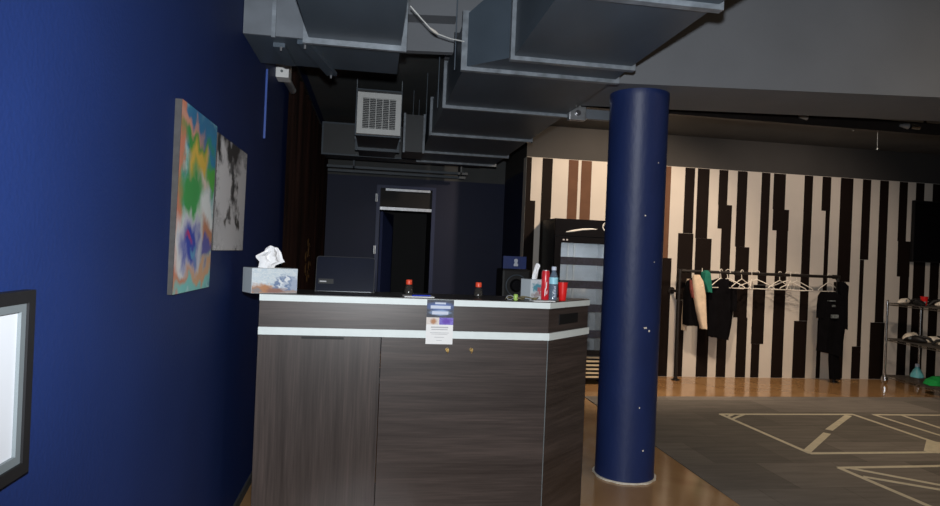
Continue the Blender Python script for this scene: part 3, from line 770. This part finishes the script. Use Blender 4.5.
# cable drooping between ducts
a, e = at_y(412, 8, 3.27), at_y(466, 42, 3.60)
ctrl = [at_y(410.5, 6, 3.30), at_y(420, 17, 3.36), at_y(430, 28, 3.42), at_y(438, 34, 3.46), at_y(450, 38.5, 3.52), at_y(464, 41.5, 3.60)]
t = thing('cable', 'pale cable drooping between the two big ducts', 'cable', tuple(ctrl[3]))
b = new(); tube(b, ctrl, .0036, 8); obj('cord', b, 'whitemetal', t, smooth=True)
b = new(); tube(b, [ctrl[2]*.99+ctrl[1]*.01, ctrl[2]*.4+ctrl[3]*.6, ctrl[3]], [.0045, .008, .0045], 8); obj('connector', b, 'whiteplastic', t, smooth=True)

# ------------------------------------------------------------------ behind the counter
t = thing('drink_dispenser', 'black floor dispenser with round front and blue sign', 'dispenser', (1.275, 5.6, 0))
b = new(); box(b, -.13, .13, -.09, .2, 0, 1.335, bev=.02); obj('body', b, 'black', t, local=True)
b = new(); pr = [(.095*math.cos(2*PI*k/28), -.1, 1.19+.095*math.sin(2*PI*k/28)) for k in range(29)]; tube(b, pr, .005, 8); obj('ring', b, 'duct', t, local=True, smooth=True)
b = new(); tube(b, [(0, -.089, 1.19), (0, -.12, 1.19)], [.06, .045], 24); obj('spout_cover', b, 'blackgloss', t, local=True)
b = new(); box(b, -.125, .085, -.08, -.05, 1.338, 1.45); sg = obj('sign_panel', b, 'label', t, local=True)
b = new(); lathe(b, (-.01, 0, 0), [(.018, 0), (.022, .012), (.012, .03), (.017, .045), (.017, .058), (.006, .066)], 14)
for v in b.verts: v.co.y = v.co.y*.1-.083; v.co.z += 1.362
obj('emblem', b, 'ink', sg, local=True)

# drinks cooler
ft = thing('drinks_cooler', 'tall black glass door drinks cooler partly behind the pillar', 'fridge', (2.42, 7.25, 0))
FX0, FX1, FYF, FYB, FZ = 2.045, 2.80, 7.02, 7.56, 1.905
b = new()
box(b, FX0, FX0+.04, FYF, FYB, .06, FZ); box(b, FX1-.04, FX1, FYF, FYB, .06, FZ); box(b, FX0+.04, FX1-.04, FYB-.03, FYB, .06, FZ)
box(b, FX0+.04, FX1-.04, FYF, FYB-.03, 1.70, FZ); box(b, FX0+.04, FX1-.04, FYF, FYB-.03, .06, .32); obj('cabinet', b, 'black', ft)
b = new(); box(b, FX0, FX1, FYF-.03, FYF-.001, 1.712, FZ); hd = obj('header_panel', b, 'blackgloss', ft)
b = new(); pts = [at_y(566, 232, FYF-.032), at_y(572, 231, FYF-.032), at_y(582, 229.5, FYF-.032), at_y(592, 229, FYF-.032), at_y(597, 229.5, FYF-.032)]
tube(b, pts, [.004, .012, .012, .010, .003], 8); obj('swoosh', b, 'whitemetal', hd)
b = new(); c0 = at_y(607, 227, FYF-.032); tube(b, [(c0.x+.05*math.cos(2*PI*k/20), FYF-.032, c0.z+.05*math.sin(2*PI*k/20)) for k in range(21)], .008, 6); obj('round_emblem', b, 'whitemetal', hd)
b = new(); DZ0, DZ1 = .345, 1.70
W = .075
box(b, FX0, FX0+W, FYF-.04, FYF-.001, DZ0, DZ1); box(b, FX1-W, FX1, FYF-.04, FYF-.001, DZ0, DZ1); box(b, FX0+W, FX1-W, FYF-.04, FYF-.001, DZ1-.07, DZ1); box(b, FX0+W, FX1-W, FYF-.04, FYF-.001, DZ0, DZ0+.06)
dd = obj('door', b, 'blackgloss', ft)
b = new(); box(b, FX0+W, FX1-W, FYF-.024, FYF-.016, DZ0+.06, DZ1-.07); obj('door_glass', b, 'glass', dd)
b = new()
for x in (.015, .055): box(b, FX0+W+x, FX0+W+x+.022, FYF-.042, FYF-.04, DZ1-.045, DZ1-.028)
obj('door_badge', b, 'greyink', dd)
b = new(); box(b, FX0+.045, FX1-.045, FYB-.04, FYB-.031, .33, 1.69); box(b, FX0+.041, FX0+.046, FYF+.02, FYB-.04, .33, 1.69); box(b, FX1-.046, FX1-.041, FYF+.02, FYB-.04, .33, 1.69); obj('liner', b, mat('pale cooler liner', (.62, .66, .70), .5), ft)
for z in (1.40, 1.13, .86, .56):
    b = new()
    for k in range(15):
        y = FYF+.05+k*.03; tube(b, [(FX0+.05, y, z), (FX1-.05, y, z)], .004, 6)
    for x in (FX0+.06, (FX0+FX1)/2, FX1-.06): tube(b, [(x, FYF+.04, z-.004), (x, FYF+.48, z-.004)], .005, 6)
    box(b, FX0+.05, FX1-.05, FYF+.03, FYF+.04, z-.012, z+.022)
    sh = obj('wire_shelf', b, 'whitemetal', ft)
    b = new(); box(b, FX0+.05, FX1-.05, FYF+.018, FYF+.029, z-.02, z+.07); obj('price_rail', b, 'navy', sh)
for x in (2.36, 2.44):
    b = new(); box(b, x, x+.02, FYB-.06, FYB-.04, .33, 1.69); obj('shelf_upright', b, 'whitemetal', ft)
b = new()
for k in range(6): box(b, FX0+.03, FX1-.03, FYF-.02, FYF-.001, .085+k*.045, .103+k*.045)
obj('vent_slat', b, 'slat', ft)
for x in (FX0+.03, FX1-.09):
    b = new(); box(b, x, x+.06, FYF+.02, FYB-.02, 0, .06); obj('foot', b, 'black', ft)

# television
t = thing('television', 'black wall television at right edge above the cart', 'television', (7.75, YS-.05, 1.62))
b = new(); box(b, 7.168, 8.45, YS-.075, YS-.03, 1.60, 2.43, bev=.006); obj('casing', b, 'black', t)
b = new(); box(b, 7.183, 8.435, YS-.078, YS-.0755, 1.618, 2.415); obj('screen', b, 'screen', t)
b = new(); box(b, 7.5, 8.1, YS-.03, YS-.0035, 1.85, 2.2); obj('wall_bracket', b, 'black', t)

# ------------------------------------------------------------------ clothes rail
YR = 7.36
rt = thing('clothes_rack', 'black iron pipe clothes rack in front of striped wall', 'clothes rack', (4.9, YR, 0))
RX0, RX1, RZ = at_y(680, 271, YR).x, at_y(838, 277, YR).x, 1.357
b = new(); tube(b, [(RX0, YR, RZ), (RX1, YR, RZ)], .019, 12)
for u in (0.02, .35, .62, .98): tube(b, [(RX0+(RX1-RX0)*u-.03, YR, RZ), (RX0+(RX1-RX0)*u+.035, YR, RZ)], .027, 12)
obj('rail', b, 'pipe', rt, smooth=True)
for x in (RX0, RX1):
    b = new(); tube(b, [(x, YR, .012), (x, YR, RZ+.015)], .018, 12)
    for z in (1.1, RZ-.01): tube(b, [(x, YR, z-.03), (x, YR, z+.03)], .026, 12)
    lg = obj('leg', b, 'pipe', rt, smooth=True)
    b = new(); tube(b, [(x, YR, 0), (x, YR, .012)], .05, 20); tube(b, [(x, YR, .012), (x, YR, .035)], .026, 14); obj('floor_flange', b, 'pipe', lg, smooth=True)
    b = new(); tube(b, [(x, YR, 1.1), (x, YS-.016, 1.1)], .016, 10); tube(b, [(x, YS-.02, 1.1), (x, YS-.0035, 1.1)], .045, 18); obj('wall_brace', b, 'pipe', lg, smooth=True)

def hanger_mesh():
    b = new(); r = .005
    hook = [(.028*math.cos(a), 0, -.004+.028*math.sin(a)) for a in [(-.9+PI*1.25*k/9)+.35 for k in range(10)]]
    hook = hook[:]   # from front tip over the rail
    pts = [(q[0], 0, q[2]) for q in hook] + [(-.006, 0, -.05), (0, 0, -.09)]
    tube(b, pts, r, 7)
    tube(b, [(0, 0, -.09), (-.06, 0, -.112), (-.2, 0, -.18), (-.212, 0, -.196), (-.2, 0, -.207), (0, 0, -.207), (.2, 0, -.207), (.212, 0, -.196), (.2, 0, -.18), (.06, 0, -.112), (0, 0, -.09)], r*1.2, 7)
    return b
hanger0 = None
def hanger(px, rz, label, dz=0):
    global hanger0
    x = at_y(px, 274, YR).x
    if hanger0 is None:
        hanger0 = thing('clothes_hanger', label, 'hanger', (x, YR, RZ+.0), rz, 'white hangers on the black rack')
        obj('wire', hanger_mesh(), 'whiteplastic', hanger0, local=True, smooth=True); h = hanger0
    else:
        h = copy_tree(hanger0)
    h.location = (x, YR, RZ+.018+dz); h.rotation_euler = (0, .0, rz); h['label'] = label
    return h
hanger(702, 1.1, 'white hanger holding the cream and navy jacket')
hanger(721, .5, 'white hanger holding the black T-shirt')
hanger(728, -.9, 'white empty hanger nearest to black T-shirt\'s right shoulder')
hanger(742, .45, 'white empty hanger between the T-shirt and crowded middle hangers')
hanger(752, .9, 'white empty hanger, second right of the black T-shirt\'s sleeve')
hanger(757, -.35, 'white empty hanger just left of the crowded middle hangers')
hanger(780, .30, 'white empty hanger, leftmost of the crowded middle hangers')
hanger(788, -.55, 'white empty hanger in the middle of the crowd')
hanger(791, .75, 'white empty hanger overlapping its neighbour in the crowd')
hanger(797, -.15, 'white empty hanger, rightmost of the crowded middle hangers')
hanger(829, .35, 'white hanger holding the long black robe')

def cloth(bm, rows, n=28, fold=.008, nf=5, ph=0, mi=0):
    """rows of (z, x centre, y centre, half width, half depth): a hanging shape with folds"""
    rings = []
    for j, (z, x, y, hw, hd) in enumerate(rows):
        rg = []
        for k in range(n):
            a = 2*PI*k/n; c, s = math.cos(a), math.sin(a)
            g = fold*math.sin(nf*a+ph+j*.25)*(j/len(rows)+.3)
            rg.append(bm.verts.new((x+hw*math.copysign(abs(c)**.7, c), y+(hd+g)*math.copysign(abs(s)**.8, s), z+.004*math.sin(nf*a+j))))
        rings.append(rg)
    for a, q in zip(rings, rings[1:]):
        for k in range(n):
            f = bm.faces.new((a[k], a[(k+1) % n], q[(k+1) % n], q[k])); f.material_index = mi
    for q in (rings[0][::-1], rings[-1]):
        f = bm.faces.new(q); f.material_index = mi
    return bm
def wp(px, py, y=YR): return at_y(px, py, y)
def rows(lst, y, hd):
    """(py, px left, px right) marks -> rows"""
    out = []
    for i, (py, l, r) in enumerate(lst):
        a, c = wp(l, py, y), wp(r, py, y)
        out.append(((a.z+c.z)/2, (a.x+c.x)/2, y, (c.x-a.x)/2, hd if i else hd*.4))
    return out
t = thing('jacket', 'navy and cream varsity jacket at rack\'s left end', 'jacket', tuple(wp(694, 326)))
b = new(); cloth(b, rows([(278, 693, 699), (282, 688, 701), (292, 685, 700), (305, 684.5, 700), (318, 684, 699), (325, 684, 698)], YR-.01, .10), fold=.012); obj('body', b, 'blackcloth', t, smooth=True)
b = new(); cloth(b, rows([(275, 693, 700), (281, 692.5, 703), (295, 693.5, 705.5), (310, 696, 706), (326, 700, 706.5), (328.5, 700.5, 706.5)], YR-.14, .045), fold=.006); obj('sleeve', b, 'cream', t, smooth=True, label='cream sleeve')
b = new(); cloth(b, rows([(279, 687, 691), (290, 685, 690), (304, 683.5, 689), (318, 682.5, 686), (330, 682, 685.5)], YR+.05, .05), fold=.004); obj('sleeve', b, 'cream', t, smooth=True, label='cream sleeve')
b = new(); cloth(b, rows([(280, 689.5, 693.5), (290, 690, 694.5), (298, 692, 695)], YR-.12, .03), fold=.003); obj('collar_patch', b, 'maroon', t, smooth=True, label='reddish patch')

b = new(); cloth(b, rows([(270.5, 705, 707.5), (273, 702, 709.5), (280, 701, 710.5), (286, 703.5, 711), (292, 706, 710.5)], YR-.05, .06), fold=.01)
tag(obj('shirt', b, 'green', smooth=True), 'teal green cloth hanging between jacket and black T-shirt', 'shirt')

t = thing('shirt', 'black T-shirt hanging in the left half of the rack', 'shirt', tuple(wp(721, 342)))
b = new(); rr = rows([(278.5, 718, 724), (281, 711, 731), (285, 709, 734), (295, 708, 734), (310, 708, 733), (325, 707.5, 731), (338, 707, 728)], YR+.02, .045)
cloth(b, rr, fold=.014, nf=6)
for v in b.verts:    # slanting hem
    if v.co.z < wp(715, 332).z: v.co.z -= (v.co.x-rr[-1][1])*.16
obj('body', b, 'blackcloth', t, smooth=True)
b = new(); cloth(b, rows([(282, 729, 733), (288, 730, 736), (300, 730.5, 736.5), (311, 730, 735.5)], YR-.02, .04), fold=.006); obj('sleeve', b, 'blackcloth', t, smooth=True)
b = new(); cloth(b, rows([(282, 709, 713), (290, 707, 712), (302, 706, 711)], YR+.04, .04), fold=.006); obj('sleeve', b, 'blackcloth', t, smooth=True)

t = thing('robe', 'long black robe with small pale emblem at rack\'s right end', 'robe', tuple(wp(830, 357)))
b = new(); rr = rows([(292, 827, 834), (295, 822, 841), (299, 820, 844), (310, 819, 845.5), (325, 818.5, 845), (340, 817.5, 843), (352, 816.5, 842)], YR-.085, .05)
cloth(b, rr, fold=.02, nf=6)
for v in b.verts:
    if v.co.z < wp(830, 347).z: v.co.z -= (v.co.x-rr[-1][1]+.1)*.22
obj('body', b, 'blackcloth', t, smooth=True)
b = new(); cloth(b, rows([(282, 838, 844), (286, 838, 848), (297, 839, 847), (312, 841, 846.5), (329, 841.5, 846)], YR-.085, .045), fold=.008); obj('sleeve', b, 'blackcloth', t, smooth=True)
b = new(); cloth(b, rows([(292, 821, 826), (296, 819, 825), (305, 818, 823), (318, 817.5, 822)], YR-.08, .045), fold=.008); obj('sleeve', b, 'blackcloth', t, smooth=True)
b = new(); cloth(b, rows([(345, 829, 838), (360, 829, 839), (379, 830, 840)], YR-.08, .04), fold=.008); obj('tail', b, 'blackcloth', t, smooth=True)
M['faded'] = mat('faded emblem print', (.11, .13, .14), .8, var=.7, scale=60)
for (px, py, w, h) in ((834, 306, .02, .012), (835, 316.5, .05, .022), (832, 301, .05, .006)):
    p = wp(px, py, YR-.155); b = new(); box(b, p.x-w, p.x+w, p.y-.002, p.y+.04, p.z-h, p.z+h); obj('emblem', b, 'faded', t)

# ------------------------------------------------------------------ wire cart
A = Vector((6.635, 7.30, 0)); u = Vector((-.19, -1.05, 0)).normalized(); w = Vector((-u.y, u.x, 0))
if w.x < 0: w = -w
ca = math.atan2(w.y, w.x)
kt = thing('wire_cart', 'chrome wire shelf cart on casters at right edge', 'cart', tuple(A), ca)
CW, CL = .43, 1.25    # local x across, local -y towards the room
posts = ((0, 0), (CW, 0), (0, -CL), (CW, -CL))
LV = (.10, .575, 1.035)
for (x, y) in posts:
    b = new(); tube(b, [(x, y, .085), (x, y, 1.075)], .0135, 12); tube(b, [(x, y, 1.075), (x, y, 1.085)], [.015, .010], 12)
    for z in LV: tube(b, [(x, y, z-.015), (x, y, z+.022)], .018, 12)
    po = obj('post', b, 'chrome', kt, local=True, smooth=True)
    b = new(); tube(b, [(x-.016, y+.0, .052), (x+.016, y, .052)], .052, 20); obj('caster', b, 'chrome', po, local=True, smooth=True)
    b = new(); box(b, x-.024, x-.018, y-.03, y+.03, .04, .095); box(b, x+.018, x+.024, y-.03, y+.03, .04, .095); box(b, x-.024, x+.024, y-.03, y+.03, .09, .098); obj('caster_fork', b, 'chrome', po, local=True)
for z in LV:
    b = new()
    for zz in (z-.012, z+.014):
        tube(b, [(0, 0, zz), (CW, 0, zz), (CW, -CL, zz), (0, -CL, zz), (0, 0, zz)], .004, 6)
    for k in range(1, 40): tube(b, [(0, -CL*k/40, z+.014), (CW, -CL*k/40, z+.014)], .0022, 5)
    for x in (.11, .215, .32): tube(b, [(x, 0, z+.008), (x, -CL, z+.008)], .004, 6)
    for k in range(0, 20):
        y0 = -CL*k/20; y1 = -CL*(k+1)/20
        for x in (0, CW): tube(b, [(x, y0, z-.012), (x, (y0+y1)/2, z+.014), (x, y1, z-.012)], .002, 5)
    obj('wire_shelf', b, 'shelfwire', kt, local=True)
KM = Matrix.Translation(A) @ Matrix.Rotation(ca, 4, 'Z')
def on_cart(px, py, lv, lift=0):
    """where the sight line to a mark meets a shelf"""
    p = at_z(px, py, LV[lv]+.017+lift); q = KM.inverted() @ p; return p, q
def shelf_spot(x, y, lv): return KM @ Vector((x, y, LV[lv]+.0175))

def controller(loc, rz, label, m1='offwhite', s=1.0):
    s *= 1.2
    t = thing('game_controller', label, 'controller', tuple(loc), rz, 'controllers on the wire cart')
    b = new(); rg = []
    for (x, w_, z0, z1) in ((-.11, .012, .005, .02), (-.08, .035, .0, .045), (-.02, .048, .0, .07), (.04, .045, .0, .075), (.085, .03, .004, .055), (.11, .01, .012, .03)):
        rg.append([b.verts.new((x*s, w_*s*math.cos(a), ((z0+z1)/2+(z1-z0)/2*math.sin(a))*s)) for a in [2*PI*k/12 for k in range(12)]])
    for a, q in zip(rg, rg[1:]):
        for k in range(12): b.faces.new((a[k], a[(k+1) % 12], q[(k+1) % 12], q[k]))
    b.faces.new(rg[0][::-1]); b.faces.new(rg[-1])
    zmin = min(v.co.z for v in b.verts)
    for v in b.verts: v.co.z -= zmin
    obj('shell', b, m1, t, local=True, smooth=True)
    b = new(); tube(b, [(.05*s, 0, .068*s), (.12*s, .02*s, .055*s), (.16*s, .03*s, .012*s)], [.014*s, .016*s, .012*s], 10); obj('grip', b, 'black', t, local=True, smooth=True)
    b = new(); tube(b, [(-.03*s, -.048*s, .045*s), (-.02*s, -.056*s, .045*s)], .014*s, 12); obj('button', b, 'slip', t, local=True, smooth=True)
    return t
controller(shelf_spot(.14, -.10, 2), .2, 'white and black controller at cart\'s top left corner', s=.8)
controller(shelf_spot(.33, -.62, 2), 2.4, 'rounded off white controller right of cup on cart\'s top shelf', s=1.0)
controller(shelf_spot(.20, -.05+-.12, 1), .35, 'wedge shaped off white controller left on cart\'s middle shelf', s=1.15)
controller(shelf_spot(.30, -.40, 1), -.5, 'off white controller in the middle of cart\'s middle shelf', s=1.0)
controller(shelf_spot(.30, -.72, 1), 2.2, 'off white controller at right edge of cart\'s middle shelf', s=.9)
controller(shelf_spot(.31, -.10, 2), -.6, 'black controller at the back of cart\'s top shelf', 'black', s=.9)
controller(shelf_spot(.10, -.45, 2), 1.3, 'black controller on left edge of cart\'s top shelf nearer the room', 'black', s=.8)
controller(shelf_spot(.10, -.40, 1), -1.2, 'black controller on left edge of cart\'s middle shelf', 'black', s=1.0)
t = thing('party_cup', 'red plastic cup on the wire cart\'s top shelf', 'cup', tuple(shelf_spot(.26, -.30, 2)))
b = new(); lathe(b, (0, 0, 0), [(.030, 0), (.032, .003), (.046, .112)], 28); obj('body', b, 'red', t, local=True, smooth=True)
b = new(); lathe(b, (0, 0, 0), [(.046, .110), (.049, .112), (.049, .117), (.046, .119)], 28); obj('rim', b, 'red', t, local=True, smooth=True)
t = thing('spray_bottle', 'pale teal cone shaped bottle on cart\'s bottom shelf', 'bottle', tuple(shelf_spot(.33, -.12, 0)))
b = new(); lathe(b, (0, 0, 0), [(.075, 0), (.082, .008), (.078, .04), (.05, .10), (.028, .13), (.026, .15)], 24); obj('body', b, 'teal', t, local=True, smooth=True)
b = new(); lathe(b, (0, 0, 0), [(.028, .15), (.028, .18), (.018, .19)], 18); obj('cap', b, 'ink', t, local=True, smooth=True)
b = new(); r0 = shelf_spot(.24, -.62, 0)
cloth(b, [(r0.z+.001, r0.x, r0.y, .15, .12), (r0.z+.05, r0.x+.02, r0.y, .15, .10), (r0.z+.09, r0.x+.03, r0.y, .08, .06), (r0.z+.10, r0.x+.03, r0.y, .02, .02)], fold=.02)
lo = min(v.co.z for v in b.verts)
for v in b.verts: v.co.z += r0.z+.0005-lo
tag(obj('cloth', b, 'greencloth', smooth=True), 'bright green crumpled cloth on cart\'s bottom shelf', 'cloth')

# ------------------------------------------------------------------ floor tape
def strip(bm, p, q, wd=.045, lay=0):
    a = at_z(*p, .0061); c = at_z(*q, .0061); d = (c-a).normalized(); s = Vector((-d.y, d.x, 0))*wd/2
    prism(bm, [a-s, c-s, c+s, a+s], (0, 0, .0008+lay*.00025))
def zx(x, y): return (700+x/3.917, 395+y/3.917)
def tape(label, segs):
    mid = at_z(*zx(*segs[0][0]), .006)
    t = thing('floor_tape', label, 'floor tape', (mid.x, mid.y, .0062), 0, 'tape figures on the carpet')
    for k, s in enumerate(segs):
        b = new(); strip(b, zx(*s[0]), zx(*s[1]), s[2] if len(s) > 2 else .042, k); obj('tape_strip', b, 'tape', t)
tape('large cream tape figure with diagonal, nearest the stage edge', [((78, 75), (604, 76)), ((80, 75), (432, 229)), ((582, 80), (505, 137), .06), ((498, 150), (418, 222), .06), ((598, 76), (1010, 216)), ((428, 229), (1010, 224)), ((915, 182), (906, 224), .10), ((936, 188), (930, 224), .03), ((128, 94), (170, 77), .03), ((108, 86), (128, 77), .03)])
tape('cream tape wedge at the carpet\'s upper right', [((676, 77), (1010, 80)), ((684, 78), (1010, 180)), ((795, 81), (1010, 152))])
tape('cream tape wedge at bottom right corner of picture', [((542, 285), (1010, 277)), ((544, 285), (960, 462)), ((590, 287), (1010, 366)), ((640, 320), (1010, 383))])

# ------------------------------------------------------------------ track on the rear ceiling
t = thing('light_track', 'dark ceiling track with two small spots behind the beam', 'light track', (4.2, 4.9, 2.9))
YT = 4.95
pa, pb = at_y(672, 110, YT), at_y(1000, 130, YT)
zt = (pa.z+pb.z)/2
b = new(); box(b, 1.6, 6.2, YT-.03, YT+.03, 2.68, 2.78); obj('track', b, 'pipe', t)
for x in (1.9, 3.4, 4.8, 6.1):
    b = new(); box(b, x-.008, x+.008, YT-.008, YT+.008, 2.78, ZC); obj('hanger_rod', b, 'pipe', t)
for px, py in ((804, 117), (905, 126)):
    p = at_y(px, py, YT-.04)
    b = new(); tube(b, [(p.x-.05, YT-.045, p.z), (p.x+.02, YT-.05, p.z-.003)], [.012, .026], 14); tube(b, [(p.x, YT-.045, p.z), (p.x, YT-.02, 2.72)], .006, 8); sp = obj('spot_head', b, 'steel', t, smooth=True)
    if px > 850:
        b = new(); tube(b, [(p.x+.05, YT-.045, p.z-.004), (p.x+.13, YT-.05, p.z-.002)], [.02, .026], 14); tube(b, [(p.x-.02, YT-.045, p.z+.02), (p.x+.1, YT-.045, p.z+.02)], .007, 8); obj('lamp_cap', b, 'chrome', sp, smooth=True)
for px, y0, y1, lab in ((853, 122, 130, 'short thin wire with small pale weight hanging before upper wall'), (877, 120, 149, 'long thin wire with small pale weight hanging before upper wall')):
    p = at_y(px, y1, 6.2)
    t = thing('hanging_wire', lab, 'wire', tuple(p), 0, 'thin wires on the rear ceiling')
    b = new(); tube(b, [p+Vector((0, 0, .015)), (p.x, p.y, ZC)], .0022, 6); obj('wire', b, 'slip', t)
    b = new(); lathe(b, tuple(p), [(.003, -.011), (.011, -.004), (.011, .004), (.003, .011)], 12); obj('weight', b, 'slip', t, smooth=True)

# ------------------------------------------------------------------ light
def lamp(name, kind, loc, energy, col=(1, 1, 1), target=None, **k):
    d = bpy.data.lights.new(name, kind); d.energy = energy; d.color = col
    for a, v in k.items(): setattr(d, a, v)
    o = bpy.data.objects.new(name, d); C.objects.link(o); o.location = loc
    if target: o.rotation_euler = (Vector(target)-Vector(loc)).to_track_quat('-Z', 'Y').to_euler()
    return o
fl = Vector((0, 0, H)) - _D*.14 + _fwd*.02
lamp('flash_lamp', 'SPOT', fl, 385, (.93, .97, 1.0), target=fl+_fwd*3, spot_size=math.radians(104), spot_blend=.6, shadow_soft_size=.025)
lamp('wall_spot', 'SPOT', (3.0, 5.4, 3.0), 235, (1, .77, .56), target=(2.9, YS, 1.3), spot_size=math.radians(100), spot_blend=.6, shadow_soft_size=.08)
lamp('wall_spot', 'SPOT', (5.2, 5.2, 3.0), 110, (1, .80, .64), target=(5.2, YS, 1.1), spot_size=math.radians(105), spot_blend=.7, shadow_soft_size=.08)
lamp('cooler_lamp', 'AREA', (2.42, 7.10, 1.685), 2.2, (.85, .93, 1), target=(2.42, 7.2, 0), shape='RECTANGLE', size=.5, size_y=.05)
lamp('warm_fill', 'AREA', (4.6, 1.6, 3.22), 45, (1, .78, .54), target=(4.6, 2.2, 0), shape='DISK', size=1.6)  # added warm fill, no fixture in view; lifts floor, carpet and beam
lamp('floor_fill', 'SPOT', (4.6, 5.5, 3.0), 115, (1, .78, .54), target=(4.6, 5.8, 0), spot_size=math.radians(115), spot_blend=.8, shadow_soft_size=.1)  # second added fill, unseen, brightens the carpet and floor
wd = bpy.data.worlds.new('world'); S.world = wd; wd.use_nodes = True
wd.node_tree.nodes['Background'].inputs['Color'].default_value = (.35, .4, .5, 1)
wd.node_tree.nodes['Background'].inputs['Strength'].default_value = .02
S.view_settings.view_transform = 'Standard'; S.view_settings.look = 'None'
S.view_settings.exposure = 0; S.view_settings.gamma = 1
S.view_settings.use_curve_mapping = False
